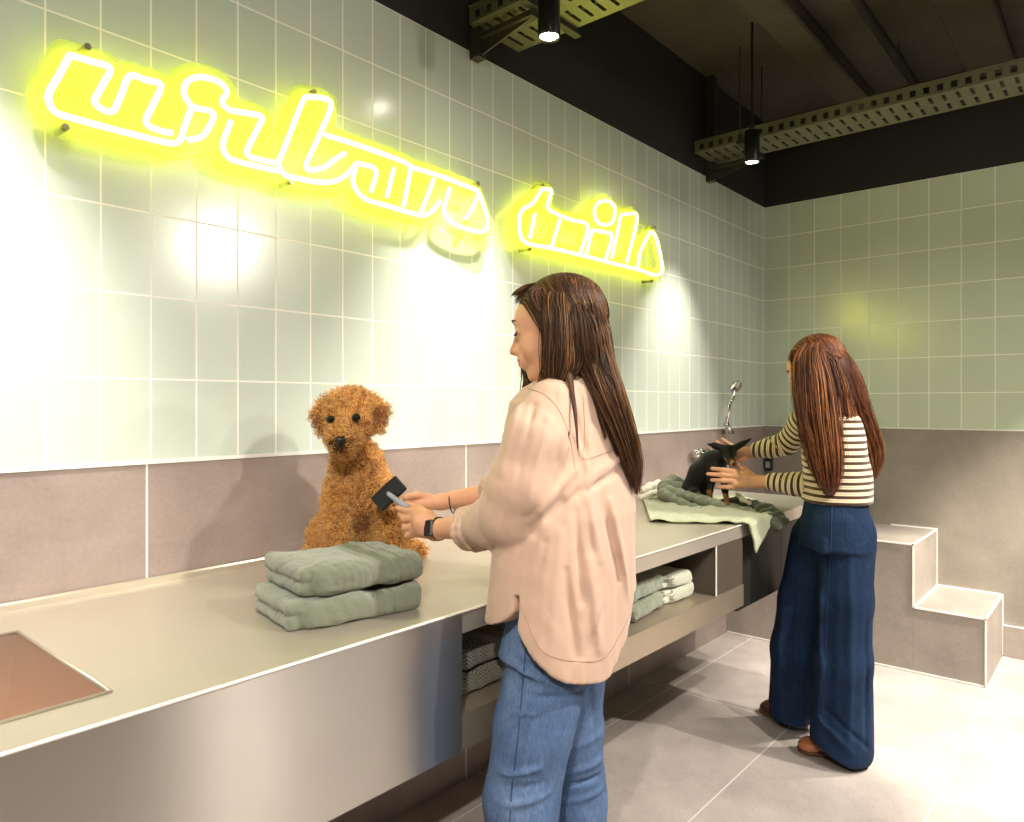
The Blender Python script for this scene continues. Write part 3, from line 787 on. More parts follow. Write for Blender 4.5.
q = MB(); q.tube([c+Vector((-.07, 0, 0)), c+Vector((.07, 0, 0))], .022, 16); q.cyl(c+Vector((-.045, .049, 0)), c+Vector((-.045, 0, 0)), .012); q.cyl(c+Vector((.045, .049, 0)), c+Vector((.045, 0, 0)), .012); q.build('valve_body', M_CHROME, tp, True)
q = MB(); q.tube([c+Vector((-.07, 0, 0)), c+Vector((-.115, 0, 0))], [.026, .022], 16); q.tube([c+Vector((-.1, 0, 0)), c+Vector((-.1, -.04, .03))], .006, 8); q.build('lever', M_CHROME, tp, True)
so = empty('wall_socket', on(766, 464, x=-.02), 'small dark wall socket with a grey face low on the end wall', 'socket')
c = on(767, 463, x=-.02); q = MB(); q.box((-.03, c.y-.035, c.z-.05), (-.0006, c.y+.015, c.z+.045), bev=.006); q.build('housing', plain('black_plastic', (24, 23, 22), .4), so)
q = MB(); q.box((-.036, c.y-.025, c.z-.03), (-.031, c.y+.006, c.z+.01)); q.build('grey_face', plain('grey_plastic', (150, 150, 158), .4), so)
# ================================================================ dogs
def dogmat(name, c1, c2, rough=.8, sc=60):
    n = N(name); f = n.noise(sc, 4, .7); n.set(color=n.mix(f, s2l(c1), s2l(c2)), rough=rough, sheen=.05, spec=.2); n.bump(n.noise(sc*4, 3), .5, .003); return n.m
M_FUR = dogmat('golden_fur', (130, 76, 24), (190, 128, 50))
M_FURL = plain('light_golden_curl', (240, 190, 104), .7, sheen=.3); M_FURM = plain('orange_golden_curl', (222, 156, 66), .7, sheen=.3); M_FURD = plain('brown_curl', (150, 88, 32), .75, sheen=.2)
M_FURK = plain('dark_muzzle_curl', (72, 44, 22), .75)
M_NOSE = plain('black_nose', (22, 17, 15), .3); M_EYE = plain('dark_eye', (14, 9, 7), .08)
f = Field()
D0 = 2.07
HC = P(349, 418, 1.97)
f.chain([P(356,535,2.10), P(360,498,2.07), P(357,462,2.04)], [.098, .086, .062], k=.03)       # trunk up to the neck
f.ell(P(352,538,2.12), (.105,.09,.06), k=.03)                                             # rump and thighs
f.ell(P(331,536,2.08), (.045,.075,.055), k=.03); f.ell(P(386,536,2.10), (.05,.08,.055), k=.03)
f.chain([P(340,492,2.0), P(337,525,1.97), P(336,562,1.965)], [.036, .030, .028], k=.02)    # front legs
f.chain([P(381,492,2.02), P(390,528,2.0), P(396,562,1.99)], [.038, .031, .028], k=.02)
f.ell(P(334,569,1.945), (.030,.034,.020), k=.012); f.ell(P(398,569,1.97), (.030,.034,.020), k=.012)
f.chain([P(384,548,2.12), P(404,549,2.11), P(418,550,2.12)], [.03, .024, .02], k=.015)     # hind foot
f.chain([P(322,548,2.06), P(314,552,2.02)], [.028, .022], k=.015)
f.ell(HC, (.066,.070,.060), k=.02); f.ell(P(351,404,1.98), (.056,.058,.040), k=.02)        # skull and topknot
f.chain([P(346,430,1.93), P(342,437,1.885), P(341,440,1.868)], [.046, .034, .028], k=.018)           # muzzle
f.ell(P(343,449,1.90), (.026,.026,.018), k=.012)
f.chain([P(327,402,1.97), P(320,413,1.955), P(322,430,1.945)], [.014, .017, .011], k=.008)   # ears
f.chain([P(373,402,1.985), P(381,410,1.97), P(378,428,1.955)], [.015, .017, .011], k=.008)
f.ell(P(330.5,420,1.897), (.014,.014,.012), k=.006, op='s'); f.ell(P(356,418,1.90), (.014,.014,.012), k=.006, op='s')
V, Q = f.mesh(.0045)
V[:, 2] = np.maximum(V[:, 2], ZTOP+.002)
dog = empty('curly_dog', (P(358,545,2.1).x, P(358,545,2.1).y, ZTOP), 'golden curly haired dog sitting on the steel worktop behind sage towels, facing the camera', 'dog')
body = link('body', np_mesh('body', V, Q), M_FUR, dog, True)
def sample(V, Q, n):
    a, b_, c, d = [V[Q[:, i]] for i in range(4)]
    nr = np.cross(c-a, d-b_); ar = np.linalg.norm(nr, axis=1); nr /= ar[:, None]+1e-12
    i = RNG.choice(len(Q), n, p=ar/ar.sum()); u = RNG.random((n, 1)); v = RNG.random((n, 1))
    return (a[i]*(1-u)+b_[i]*u)*(1-v)+(d[i]*(1-u)+c[i]*u)*v, nr[i]
def vec(p): return np.array(tuple(p))
EYL, EYR, NOS = vec(P(330.5,419.5,1.885)), vec(P(356,417.5,1.888)), vec(P(341,440,1.848))
def curls(V, Q, n, L, curl, w, name, mats, root, avoid=(), ms=(.35, .45, .2, 0), grav=.4, pts=7, dark=()):
    p, nr = sample(V, Q, n)
    keep = np.ones(n, bool)
    for a, r in avoid: keep &= np.linalg.norm(p-a, axis=1) > r
    p, nr = p[keep], nr[keep]; n = len(p)
    Ls = L*RNG.uniform(.6, 1.25, n)
    # hair is shorter near the face
    dface = np.minimum.reduce([np.linalg.norm(p-a, axis=1) for a, r in avoid]) if avoid else np.full(n, 1.)
    Ls *= np.clip(.35+dface*9, .35, 1)
    g = np.array([0, 0, -1.]); d = nr+g*grav*(.5+RNG.random((n, 1)))+RNG.normal(size=(n, 3))*.35
    d /= np.linalg.norm(d, axis=1, keepdims=True)
    s1 = np.cross(d, RNG.normal(size=(n, 3))); s1 /= np.linalg.norm(s1, axis=1, keepdims=True); s2 = np.cross(d, s1)
    t = np.linspace(0, 1, pts)[None, :, None]; ph = RNG.uniform(0, 6.3, (n, 1, 1)); fr = RNG.uniform(5, 9, (n, 1, 1))
    R = curl*RNG.uniform(.6, 1.3, (n, 1, 1))*(t**.6)
    path = (p-nr*.003)[:, None, :]+d[:, None, :]*t*Ls[:, None, None]+R*(np.cos(ph+fr*t)*s1[:, None, :]+np.sin(ph+fr*t)*s2[:, None, :])-R*0
    wd = np.ones((n, pts))*w*(1-.75*np.linspace(0, 1, pts)[None, :])*RNG.uniform(.7, 1.3, (n, 1))
    path[..., 2] = np.maximum(path[..., 2], ZTOP+.002)
    path[..., 1] = np.minimum(path[..., 1], -.018)
    mi = RNG.choice(len(mats), n, p=ms)
    for a, r, c_ in dark:
        m = (np.linalg.norm(p-a, axis=1) < r*RNG.uniform(.7, 1.15, n)) & (RNG.random(n) < .85); mi[m] = c_
    return ribbons(path, wd, name, mats, root, 3, mi)
curls(V, Q, 26000, .021, .0052, .0014, 'curly_fur', [M_FURL, M_FURM, M_FURD, M_FURK], dog, [(EYL, .009), (EYR, .009), (NOS, .014)], dark=[(NOS+np.array([0,.008,-.010]), .026, 3), (EYL+np.array([0,.004,.004]), .020, 2), (EYR+np.array([0,.004,.004]), .020, 2), (vec(P(383,415,1.955)), .026, 2), (vec(P(319,422,1.945)), .020, 2), (vec(P(362,520,1.99)), .035, 2)])
for c_ in (EYL, EYR):
    q = Field().ell(c_, (.0115, .0115, .0115)); a, b_ = q.mesh(.0018); link('eye', np_mesh('eye', a, b_), M_EYE, dog, True)
q = Field().ell(NOS, (.017, .013, .012)).ell(vec(P(341,446,1.853)), (.012,.010,.006), k=.01)
a, b_ = q.mesh(.002); link('nose', np_mesh('nose', a, b_), M_NOSE, dog, True)

# ---- small black and tan dog
M_BLK = dogmat('short_black_coat', (7, 6, 6), (20, 19, 18), .45, 120); M_TAN = dogmat('tan_markings', (120, 80, 48), (186, 136, 92), .6, 90); M_PNK = plain('pink_inner_ear', (120, 84, 76), .6)
f = Field()
f.chain([P(695,488,3.34), P(703,474,3.30), P(714,462,3.24), P(722,456,3.20)], [.058, .060, .050, .036], k=.03)
f.ell(P(694,492,3.33), (.062,.06,.05), k=.02)
f.chain([P(713,475,3.22), P(710,490,3.21), P(710,503,3.20)], [.022, .013, .011], k=.012)
f.chain([P(724,474,3.19), P(725,490,3.17), P(727,503,3.16)], [.022, .013, .011], k=.012)
f.ell(P(709,503.5,3.185), (.014,.016,.010), k=.008); f.ell(P(727,504,3.145), (.014,.016,.010), k=.008)
f.chain([P(694,494,3.27), P(701,499,3.25)], [.028, .014], k=.012); f.ell(P(701,501,3.23), (.014,.018,.010), k=.008)
f.ell(P(728,452,3.16), (.036,.036,.033), k=.015); f.chain([P(729,457,3.13), P(732,463,3.09), P(733,465,3.075)], [.022, .014, .010], k=.012)
f.ell(P(716,472,3.20), (.036,.036,.04), k=.02)
for (r0, r1, r2) in (((722,448,3.16), (714,445.5,3.165), (707.5,444,3.17)), ((736,447,3.15), (743,443.5,3.14), (751.5,438.5,3.14))):
    a, b_, c_ = P(*r0), P(*r1), P(*r2)
    f.chain([a, b_], [.016, .013], k=.008); f.chain([b_, c_], [.013, .003], k=.004); 
f.chain([P(686,496,3.40), P(682,499,3.42), P(679,500,3.40)], [.012, .009, .006], k=.008)
V, Q = f.mesh(.0032)
V[:, 2] = np.maximum(V[:, 2], ZTOP+.0135)
dog2 = empty('small_dog', (P(705,500,3.25).x, P(705,500,3.25).y, ZTOP+.01), 'small black and tan dog with big ears on the towels, held by far woman', 'dog')
o = link('body', np_mesh('body', V, Q), [M_BLK, M_TAN], dog2, True)
co = V[Q].mean(1)
tan = np.zeros(len(co), bool)
for c_, r in ((P(733,464,3.07), .020), (P(726,462,3.12), .016), (P(709,496,3.19), .026), (P(709,503,3.19), .026), (P(727,499,3.15), .026), (P(727,506,3.14), .024), (P(701,500,3.23), .022), (P(699,494,3.24), .012), (P(722,470,3.16), .016)):
    tan |= np.linalg.norm(co-vec(c_), axis=1) < r+.004*np.sin(co[:, 0]*400)
o.data.polygons.foreach_set('material_index', tan.astype(np.int32))
for c_ in (P(726.5,453,3.126), P(733,453,3.124)):
    a, b_ = Field().ell(c_, (.0055,)*3).mesh(.0016); link('eye', np_mesh('eye', a, b_), M_EYE, dog2, True)
a, b_ = Field().ell(P(733.5,464,3.063), (.007, .007, .006)).mesh(.0018); link('nose', np_mesh('nose', a, b_), M_NOSE, dog2, True)
# ================================================================ people
def skin(name, col):
    n = N(name); c = s2l(col); f = n.noise(40, 4)
    n.set(color=n.mix(f, tuple(x*.9 for x in c), tuple(min(1, x*1.08) for x in c)), rough=.5, sub=.12, spec=.35)
    n.b.inputs['Subsurface Radius'].default_value = (.012, .005, .003); n.bump(n.noise(300, 3), .15, .0008); return n.m
M_SKIN = skin('skin', (214, 160, 128)); M_LIP = plain('lips', (168, 84, 76), .4); M_BROW = plain('brown_brow', (62, 40, 26), .8)
def hairmat(name, c1, c2, rough=.55):
    n = N(name); s = n.sep(); oi = n.noise(180, 2)
    n.set(color=n.mix(oi, s2l(c1), s2l(c2)), rough=rough, spec=.3); return n.m
def axes(yaw, pitch, roll=0):
    """local x right, y forward, z up -> world 3x3; yaw turns the face from image-left away from the camera"""
    fw = (-RIGHT*math.cos(yaw)+FWD*math.sin(yaw)); fw.normalize()
    rt = fw.cross(UP).normalized(); up0 = UP
    f2 = fw*math.cos(pitch)-up0*math.sin(pitch); u2 = up0*math.cos(pitch)+fw*math.sin(pitch)
    r2 = rt*math.cos(roll)+u2*math.sin(roll); u3 = u2*math.cos(roll)-rt*math.sin(roll)
    return np.array([[r2.x, f2.x, u3.x], [r2.y, f2.y, u3.y], [r2.z, f2.z, u3.z]])
def head_field():
    h = Field()
    h.ell((0, -.018, .028), (.074, .094, .082), k=.02)
    h.ell((0, .030, -.012), (.060, .062, .082), k=.03)
    h.ell((0, .038, -.072), (.043, .045, .036), k=.025)
    h.ell((0, .070, -.096), (.019, .016, .016), k=.018)
    for s in (-1, 1):
        h.ell((s*.037, .054, -.034), (.024, .026, .028), k=.02)
        h.cone((s*.052, .005, -.055), (s*.02, .062, -.095), .016, .012, k=.02)
    h.ell((0, .045, .040), (.055, .046, .042), k=.025)
    h.cone((-.032, .083, .030), (.032, .083, .030), .008, k=.014)
    for s in (-1, 1): h.ell((s*.031, .101, .012), (.016, .014, .012), k=.010, op='s')
    for s in (-1, 1): h.ell((s*.031, .0795, .011), (.0125, .0125, .0115), k=.004)
    h.cone((0, .087, .020), (0, .108, -.024), .0065, .0085, k=.010)
    h.ell((0, .111, -.030), (.0095, .010, .009), k=.006)
    h.ell((0, .092, -.030), (.015, .016, .014), k=.010)
    for s in (-1, 1): h.ell((s*.0105, .099, -.034), (.0075, .009, .0068), k=.006)
    h.ell((0, .088, -.058), (.026, .014, .020), k=.014)
    h.cone((-.017, .091, -.0535), (0, .1005, -.0520), .0035, .0048, k=.004); h.cone((.017, .091, -.0535), (0, .1005, -.0520), .0035, .0048, k=.004)
    h.cone((-.014, .091, -.0625), (0, .0985, -.0635), .0040, .0058, k=.004); h.cone((.014, .091, -.0625), (0, .0985, -.0635), .0040, .0058, k=.004)
    h.cone((-.018, .097, -.0578), (.018, .097, -.0578), .0012, k=.003, op='s')
    for s in (-1, 1):
        h.ell((s*.076, -.006, -.006), (.009, .018, .030), k=.006); h.ell((s*.084, -.002, .0), (.006, .010, .018), k=.004, op='s')
    h.cone((0, -.018, -.06), (0, -.030, -.115), .048, .046, k=.03)
    return h
def xf(V, C, A, sc=1.): return vec(C)+(V*sc) @ A.T
def face_parts(root, C, A, sc):
    for s in (-1, 1):
        def T(*p): return Vector(tuple(xf(np.array([p]), C, A, sc)[0]))
        MB().tube([T(s*.012, .0965, .033), T(s*.028, .0945, .038), T(s*.044, .0845, .034)], [.0026, .0034, .0016], 6).build('eyebrow', M_BROW, root, True)
        MB().tube([T(s*.019, .0905, .006), T(s*.031, .0950, .0035), T(s*.043, .0870, .007)], [.0014, .0024, .0016], 6).build('eyelashes', M_BROW, root, True)
def lockstrands(locks, n, w, pts=22, spread=1., flat=1.):
    """strands running inside a bundle: lock = [(u,v,d,r)...]"""
    out = []; ws = []
    for lk in locks:
        c = smooth_path([tuple(P(u, v, d))+(r,) for u, v, d, r in lk], 8)
        L = np.linalg.norm(np.diff(c[:, :3], axis=0), axis=1).sum(); rm = np.mean([r for *_, r in lk])
        k = int(n*L*rm/.012)
        s = np.linspace(0, len(c)-1, pts)
        base = np.stack([np.interp(s, np.arange(len(c)), c[:, i]) for i in range(4)], 1)
        ph = RNG.uniform(0, 2*PI, k); rad = RNG.uniform(.80, 1.12, k)*spread
        e1_ = vec(RIGHT); e2_ = vec(FWD)
        jig = RNG.normal(size=(k, 2))*.25; wv = RNG.uniform(0, 6.3, (k, 1)); t = np.linspace(0, 1, pts)[None, :]
        end = RNG.uniform(.78, 1.0, k)
        sx_ = (np.cos(ph)*rad)[:, None]+jig[:, :1]*t+.10*np.sin(wv+t*7); sy_ = (np.sin(ph)*rad)[:, None]+jig[:, 1:]*t+.10*np.cos(wv+t*6)
        tt = (t*end[:, None])*(pts-1); i0 = np.clip(tt.astype(int), 0, pts-2); fr = (tt-i0)[..., None]
        b = base[i0]*(1-fr)+base[i0+1]*fr
        path = b[..., :3]+b[..., 3:4]*(sx_[..., None]*e1_+sy_[..., None]*e2_*flat)
        out.append(path); ws.append(np.ones((k, pts))*w*(1.05-.8*t**3))
    return np.vstack(out), np.vstack(ws)
def capstrands(C, A, sc, n, w, rx=(.0885, .108, .0955), c0=(0, -.020, .030), pts=22, part=0., zend=(-.10, -.03), front=.085):
    """combed strands from a parting over both sides of the skull"""
    out = np.zeros((n, pts, 3)); t = np.linspace(0, 1, pts)
    for i in range(n):
        s = 1 if i % 2 else -1; y0 = RNG.uniform(-.115, front)
        yy = np.clip((y0-c0[1])/rx[1], -.98, .98)
        th1 = math.radians(RNG.uniform(95, 140)); th = th1*t
        back = RNG.uniform(.25, .6) + .5*max(0, yy)
        y = np.clip(yy - back*(t**1.2)*(.9 if yy > -.4 else .3), -.97, .98)
        rr = np.sqrt(1-y*y)*(1+.03*RNG.random()+.01*np.sin(t*9+i))
        x = s*np.sin(th)*rr+part*(1-t); z = np.cos(th)*rr
        out[i, :, 0] = c0[0]+x*rx[0]; out[i, :, 1] = c0[1]+y*rx[1]; out[i, :, 2] = c0[2]+z*rx[2]
    out = xf(out.reshape(-1, 3), C, A, sc).reshape(n, pts, 3)
    return out, np.ones((n, pts))*w
def cap_field_local():
    c = Field(); c.ell((0, -.022, .030), (.0805, .100, .088), k=.01); c.ell((0, -.05, -.03), (.066, .066, .075), k=.03)
    for s in (-1, 1): c.ell((s*.064, -.012, -.01), (.017, .036, .06), k=.015)
    c.ell((0, .112, -.034), (.066, .062, .088), k=.012, op='s')
    return c
def hair(root, C, A, sc, locks, mats, ms, cap_n, lock_n, w, core=.78, **kw):
    parts = []
    V, Q = cap_field_local().mesh(.004); parts.append((xf(V, C, A, sc), Q))
    f = Field()
    for lk in locks:
        if max(r for *_, r in lk) > .025: f.chain([P(u, v, d) for u, v, d, r in lk], [r*core*(.38, .45, .72, .95)[min(i_, 3)] for i_, (*_, r) in enumerate(lk)], k=.02)
    parts.append(f.mesh(.005, relax=2))
    V, Q = join_np(parts)
    me = np_mesh('hair', V, Q); o = link('hair', me, mats, root, True)
    p1_, w1_ = capstrands(C, A, sc, cap_n, w, **kw); p2_, w2_ = lockstrands(locks, lock_n, w)
    for pp, ww in ((p1_, w1_), (p2_, w2_)):
        ribbons(pp, ww, 'hair_strands', mats, o, 3, RNG.choice(len(mats), len(pp), p=ms))
    return o
def denim(name, col, fade):
    n = N(name); c = s2l(col); v = n.mapv((1, 1, .25))
    f = n.noise(260, 3, .7, v); g = n.noise(6, 5, .6); tw = n.noise(900, 2, .5)
    k = n.math('ADD', n.math('MULTIPLY', f, .5), n.math('MULTIPLY', g, .5))
    n.set(color=n.ramp(k, [(.25, tuple(x*.55 for x in c)), (.5, c), (.8, s2l(fade))]), rough=.85, spec=.15)
    n.bump(n.math('ADD', f, tw), .35, .0015); return n.m
def cloth(name, col, var=.08, bump=.25, rough=.85):
    n = N(name); c = s2l(col); f = n.noise(500, 3); g = n.noise(7, 4)
    n.set(color=n.mix(g, tuple(x*(1-var) for x in c), tuple(min(1, x*(1+var)) for x in c)), rough=rough, sheen=.25, spec=.15)
    n.bump(n.math('ADD', n.math('MULTIPLY', f, .4), n.math('MULTIPLY', n.noise(28, 4, .6), .6)), bump, .004); return n.m
def seg(f, pts, rs, k): f.chain([P(*p) for p in pts], rs, k)

# ---------------------------------------------------------------- nearer woman
w1c = P(563, 640, 1.65)
w1 = empty('person', (w1c.x, w1c.y, 0), 'person in an oversized beige shirt and blue jeans brushing the curly dog, long brown hair', 'person')
A1 = axes(math.radians(14), math.radians(10)); C1 = P(557, 330, 1.66); S1 = .98
V, Q = head_field().mesh(.0022, relax=1); LV = V.copy(); V = xf(V, C1, A1, S1)
bf = Field()
def torso(f, rows, ang, k=.03, pw=2.2):
    f.loft([(P(u, v, d).z, P(u, v, d).x, P(u, v, d).y, a, b_) for u, v, d, a, b_ in rows], ang, pw, k)
torso(bf, [(570,404,1.66,.09,.06), (566,430,1.65,.12,.08), (566,500,1.65,.13,.09), (563,560,1.65,.12,.09), (563,650,1.65,.13,.09)], 0)
seg(bf, [(566,352,1.665), (572,400,1.66)], [.045, .056], .02)
seg(bf, [(547,412,1.56), (516,512,1.59)], [.045, .038], .02); seg(bf, [(516,512,1.59), (478,526,1.68), (438,529,1.77)], [.038, .033, .0235], .015)
seg(bf, [(600,412,1.76), (548,492,1.87)], [.045, .036], .02); seg(bf, [(548,492,1.87), (490,494,1.90), (440,502,1.92)], [.036, .029, .021], .015)
# near (left) hand closed on the brush handle
H = bf
H.ell(P(425,522,1.79), (.036,.030,.030), k=.012)
seg(H, [(437,529,1.77), (424,520,1.79), (415,513,1.805)], [.023,.021,.012], .012)
seg(H, [(436,532,1.77), (422,529,1.785), (414,532,1.79)], [.020,.019,.011], .012)
for fp in ([(418,511,1.80), (407,511,1.83), (398,508,1.855)], [(416,518,1.795), (404,519,1.825), (400,514,1.86)],
           [(415,526,1.79), (405,528,1.815), (404,522,1.85)], [(416,533,1.785), (408,536,1.805), (408,530,1.84)]):
    seg(H, fp, [.0100,.0088,.0074], .0035)
seg(H, [(430,517,1.80), (418,508,1.84), (406,504,1.862)], [.0125,.0105,.0080], .005)
# far (right) hand behind it
H.ell(P(424,503,1.905), (.030,.026,.020), k=.012)
seg(H, [(442,502,1.92), (428,502,1.905), (414,501,1.89)], [.020,.018,.011], .01)
for fp in ([(416,499,1.89), (406,500,1.88), (399,504,1.872)], [(415,504,1.89), (406,507,1.88), (402,511,1.872)],
           [(416,508,1.895), (409,513,1.885), (407,518,1.875)]): seg(H, fp, [.0092,.0082,.0070], .0035)
seg(H, [(428,497,1.90), (416,495,1.88), (405,497,1.87)], [.011,.0095,.0075], .004)
HV, HQ = bf.mesh(.003, relax=1)
lg = Field()
seg(lg, [(560,650,1.65),(528,790,1.58),(520,1000,1.60)], [.07,.05,.04], .02); seg(lg, [(572,650,1.68),(578,790,1.75),(585,960,1.76)], [.07,.05,.04], .02)
GV, GQ = lg.mesh(.009)
BV, BQ = join_np([(V, Q), (HV, HQ), (GV, GQ)])
bo = link('body', np_mesh('body', BV, BQ), [M_SKIN, M_LIP], w1, True)
lc = LV[Q].mean(1)
lip = (np.abs(lc[:, 0]) < .021) & (lc[:, 2] > -.0695) & (lc[:, 2] < -.048) & (lc[:, 1] > .0895) & (np.abs(lc[:, 2]+.058) < .0115-.35*np.abs(lc[:, 0])) 
bo.data.polygons.foreach_set('material_index', np.concatenate([lip, np.zeros(len(HQ)+len(GQ), bool)]).astype(np.int32))
face_parts(w1, C1, A1, S1)
# ---- shirt
M_SHIRT = cloth('beige_cotton', (192, 160, 140), .05, .22)
def wrinkle(m):
    t_ = m.node_tree; b_ = t_.nodes['Principled BSDF']; old = b_.inputs['Normal'].links[0].from_node
    tc = t_.nodes.new('ShaderNodeTexCoord'); mp = t_.nodes.new('ShaderNodeMapping'); mp.inputs['Scale'].default_value = (1, 1, .45); mp.inputs['Rotation'].default_value = (.2, .25, 0)
    nz = t_.nodes.new('ShaderNodeTexNoise'); nz.inputs['Scale'].default_value = 13; nz.inputs['Detail'].default_value = 1; nz.inputs['Distortion'].default_value = .5
    ab = t_.nodes.new('ShaderNodeMath'); ab.operation = 'SUBTRACT'; ab.inputs[1].default_value = .5; a2 = t_.nodes.new('ShaderNodeMath'); a2.operation = 'ABSOLUTE'
    bp = t_.nodes.new('ShaderNodeBump'); bp.inputs['Strength'].default_value = .3; bp.inputs['Distance'].default_value = .03
    L_ = t_.links; L_.new(tc.outputs['Object'], mp.inputs[0]); L_.new(mp.outputs[0], nz.inputs[0]); L_.new(nz.outputs['Fac'], ab.inputs[0]); L_.new(ab.outputs[0], a2.inputs[0]); L_.new(a2.outputs[0], bp.inputs['Height']); L_.new(old.outputs[0], bp.inputs['Normal']); L_.new(bp.outputs[0], b_.inputs['Normal'])
wrinkle(M_SHIRT)
sf = Field()
torso(sf, [(577,368,1.665,.066,.066), (575,378,1.665,.078,.076), (571,388,1.66,.125,.088), (568,402,1.665,.160,.098), (566,425,1.665,.168,.106), (568,460,1.665,.170,.116),
           (568,510,1.655,.184,.132), (565,560,1.65,.188,.138), (563,610,1.65,.196,.142), (562,680,1.65,.198,.138)], 0, pw=2.3)
seg(sf, [(551,405,1.56),(536,440,1.525),(523,485,1.525),(512,512,1.55)], [.058,.068,.074,.072], .014)
seg(sf, [(512,512,1.55),(492,523,1.61),(476,527,1.67)], [.068,.058,.046], .012)
seg(sf, [(481,526,1.665),(470,528,1.69)], [.0475,.0445], .006)
seg(sf, [(603,404,1.75),(560,470,1.85),(530,492,1.885)], [.058,.062,.056], .03)
seg(sf, [(530,492,1.885),(505,492,1.895),(491,492,1.90)], [.054,.046,.040], .015)
# cuffs are open tubes: hollow them round the forearm
seg_ = [P(482,526,1.665), P(455,529,1.73)]
# creases, ridges (+) and grooves (-)
def cr(a, b_, w, amp): sf.crease(P(*a), P(*b_), w*.78, amp*1.45)
for a, b_, w, amp in (
  ((520,400,1.50),(500,470,1.49),.010,.007), ((534,405,1.49),(515,490,1.48),.008,-.008), ((548,420,1.48),(528,495,1.48),.009,.008), ((560,440,1.49),(540,505,1.49),.010,-.004),
  ((575,470,1.51),(530,520,1.50),.010,.009), ((578,490,1.52),(536,534,1.52),.009,-.011), ((500,480,1.49),(478,512,1.58),.008,-.007), ((512,495,1.49),(486,520,1.58),.008,.007),
  ((525,515,1.50),(495,538,1.56),.008,-.008), ((490,500,1.56),(494,548,1.56),.006,-.004), ((478,505,1.62),(482,548,1.62),.005,.006),((520,545,1.53),(560,500,1.51),.010,-.010),
  ((590,430,1.56),(586,500,1.53),.010,.007), ((625,455,1.63),(585,478,1.54),.009,.010), ((628,466,1.62),(586,490,1.53),.009,-.012), ((590,500,1.52),(600,560,1.52),.012,.010),
  ((600,490,1.53),(620,580,1.56),.012,-.010), ((575,510,1.52),(580,600,1.51),.012,-.010), ((560,530,1.51),(550,620,1.51),.012,.010), ((545,540,1.51),(530,600,1.53),.010,-.010),
  ((612,500,1.55),(632,600,1.58),.010,.008), ((590,560,1.51),(600,650,1.52),.014,.010), ((565,570,1.50),(575,655,1.50),.012,-.009), ((620,560,1.56),(618,640,1.55),.010,-.009),
  ((520,560,1.55),(500,605,1.58),.010,.009), ((505,560,1.56),(492,600,1.60),.009,-.008), ((603,610,1.52),(585,655,1.51),.010,-.006),
  ((570,395,1.54),(585,450,1.54),.006,-.005), ((560,398,1.53),(588,470,1.53),.006,.004), ((555,398,1.52),(580,470,1.50),.004,-.005)):
    cr(a, b_, w, amp)
cx, cy = w1c.x, w1c.y
def fine(X, Y, Z, D): return D-.0022*vnoise((X*1., Y*1., Z*.5), 55, 3)-.0009*vnoise((X*1., Y*1., Z*.8), 150, 5)
sf.mod(fine, (-5, -2, .7), (-2, 0, 1.6))
def hem(X, Y, Z, D):
    ph = np.degrees(np.arctan2(X-cx, -(Y-cy)))          # 0 at the back, negative on her left
    back = .812+.118*(np.abs(ph+25)/57)**2.6
    slit = -84
    front = .925+.05*np.exp(-np.abs(ph-slit)/9)
    isf = (ph < slit) | (ph > 96)
    zh = np.where(isf, front, np.minimum(back, .975))
    zh = zh+.004*np.sin(ph*.12)
    C = (zh-Z)
    g = np.maximum(np.maximum(D, C), np.where(np.abs(ph-slit) < 1.6, .004-np.maximum(Z-1.0, 0)*1, -1))
    # hem stitching ridge
    return np.where((X > cx-.45), g, D)
sf.mod(hem, (cx-.24, cy-.2, .70), (cx+.24, cy+.2, 1.02))
V, Q = sf.mesh(.0042, relax=1)
sh1 = link('shirt', np_mesh('shirt', V, Q), M_SHIRT, w1, True)
# rolled cuffs, collar, yoke seam
def ringfield(c0, c1, r, th, name, root, mat, bumps=6, seed=0, res=.003, sq=1.):
    """a rolled band of cloth round a limb"""
    ax = (c1-c0).normalized(); u = ax.orthogonal().normalized(); w_ = ax.cross(u); f_ = Field(); n_ = 20
    for layer, (tt, rr) in enumerate(((0, r), (.5, r*1.06), (1, r*.98))):
        pts = []
        for i in range(n_+1):
            a = 2*PI*i/n_; q_ = 1+.07*math.sin(a*3+seed+layer)+.04*math.sin(a*5+seed)
            pts.append(c0.lerp(c1, tt+.10*math.sin(a*2+seed+layer))+(u*math.cos(a)+w_*math.sin(a))*rr*q_)
        pts[-1] = pts[0]; f_.chain(pts, th, k=.006)
    V_, Q_ = f_.mesh(res); return link(name, np_mesh(name, V_, Q_), mat, root, True)
ringfield(P(482,526,1.655), P(468,529,1.69), .043, .009, 'rolled_cuff', sh1, M_SHIRT, seed=1)
ringfield(P(500,492,1.893), P(488,492,1.903), .037, .008, 'rolled_cuff', sh1, M_SHIRT, seed=4)
cpts = [P(578,366,1.665)+Vector((math.cos(a)*.072, math.sin(a)*.068+0, .006*math.cos(a*2))) for a in np.linspace(0, 2*PI, 18)]
cf = Field().chain(cpts, .010, k=.01).chain([p-Vector((0, 0, .014)) for p in cpts], .012, k=.012)
a, b_ = cf.mesh(.0035); link('collar', np_mesh('collar', a, b_), M_SHIRT, sh1, True)
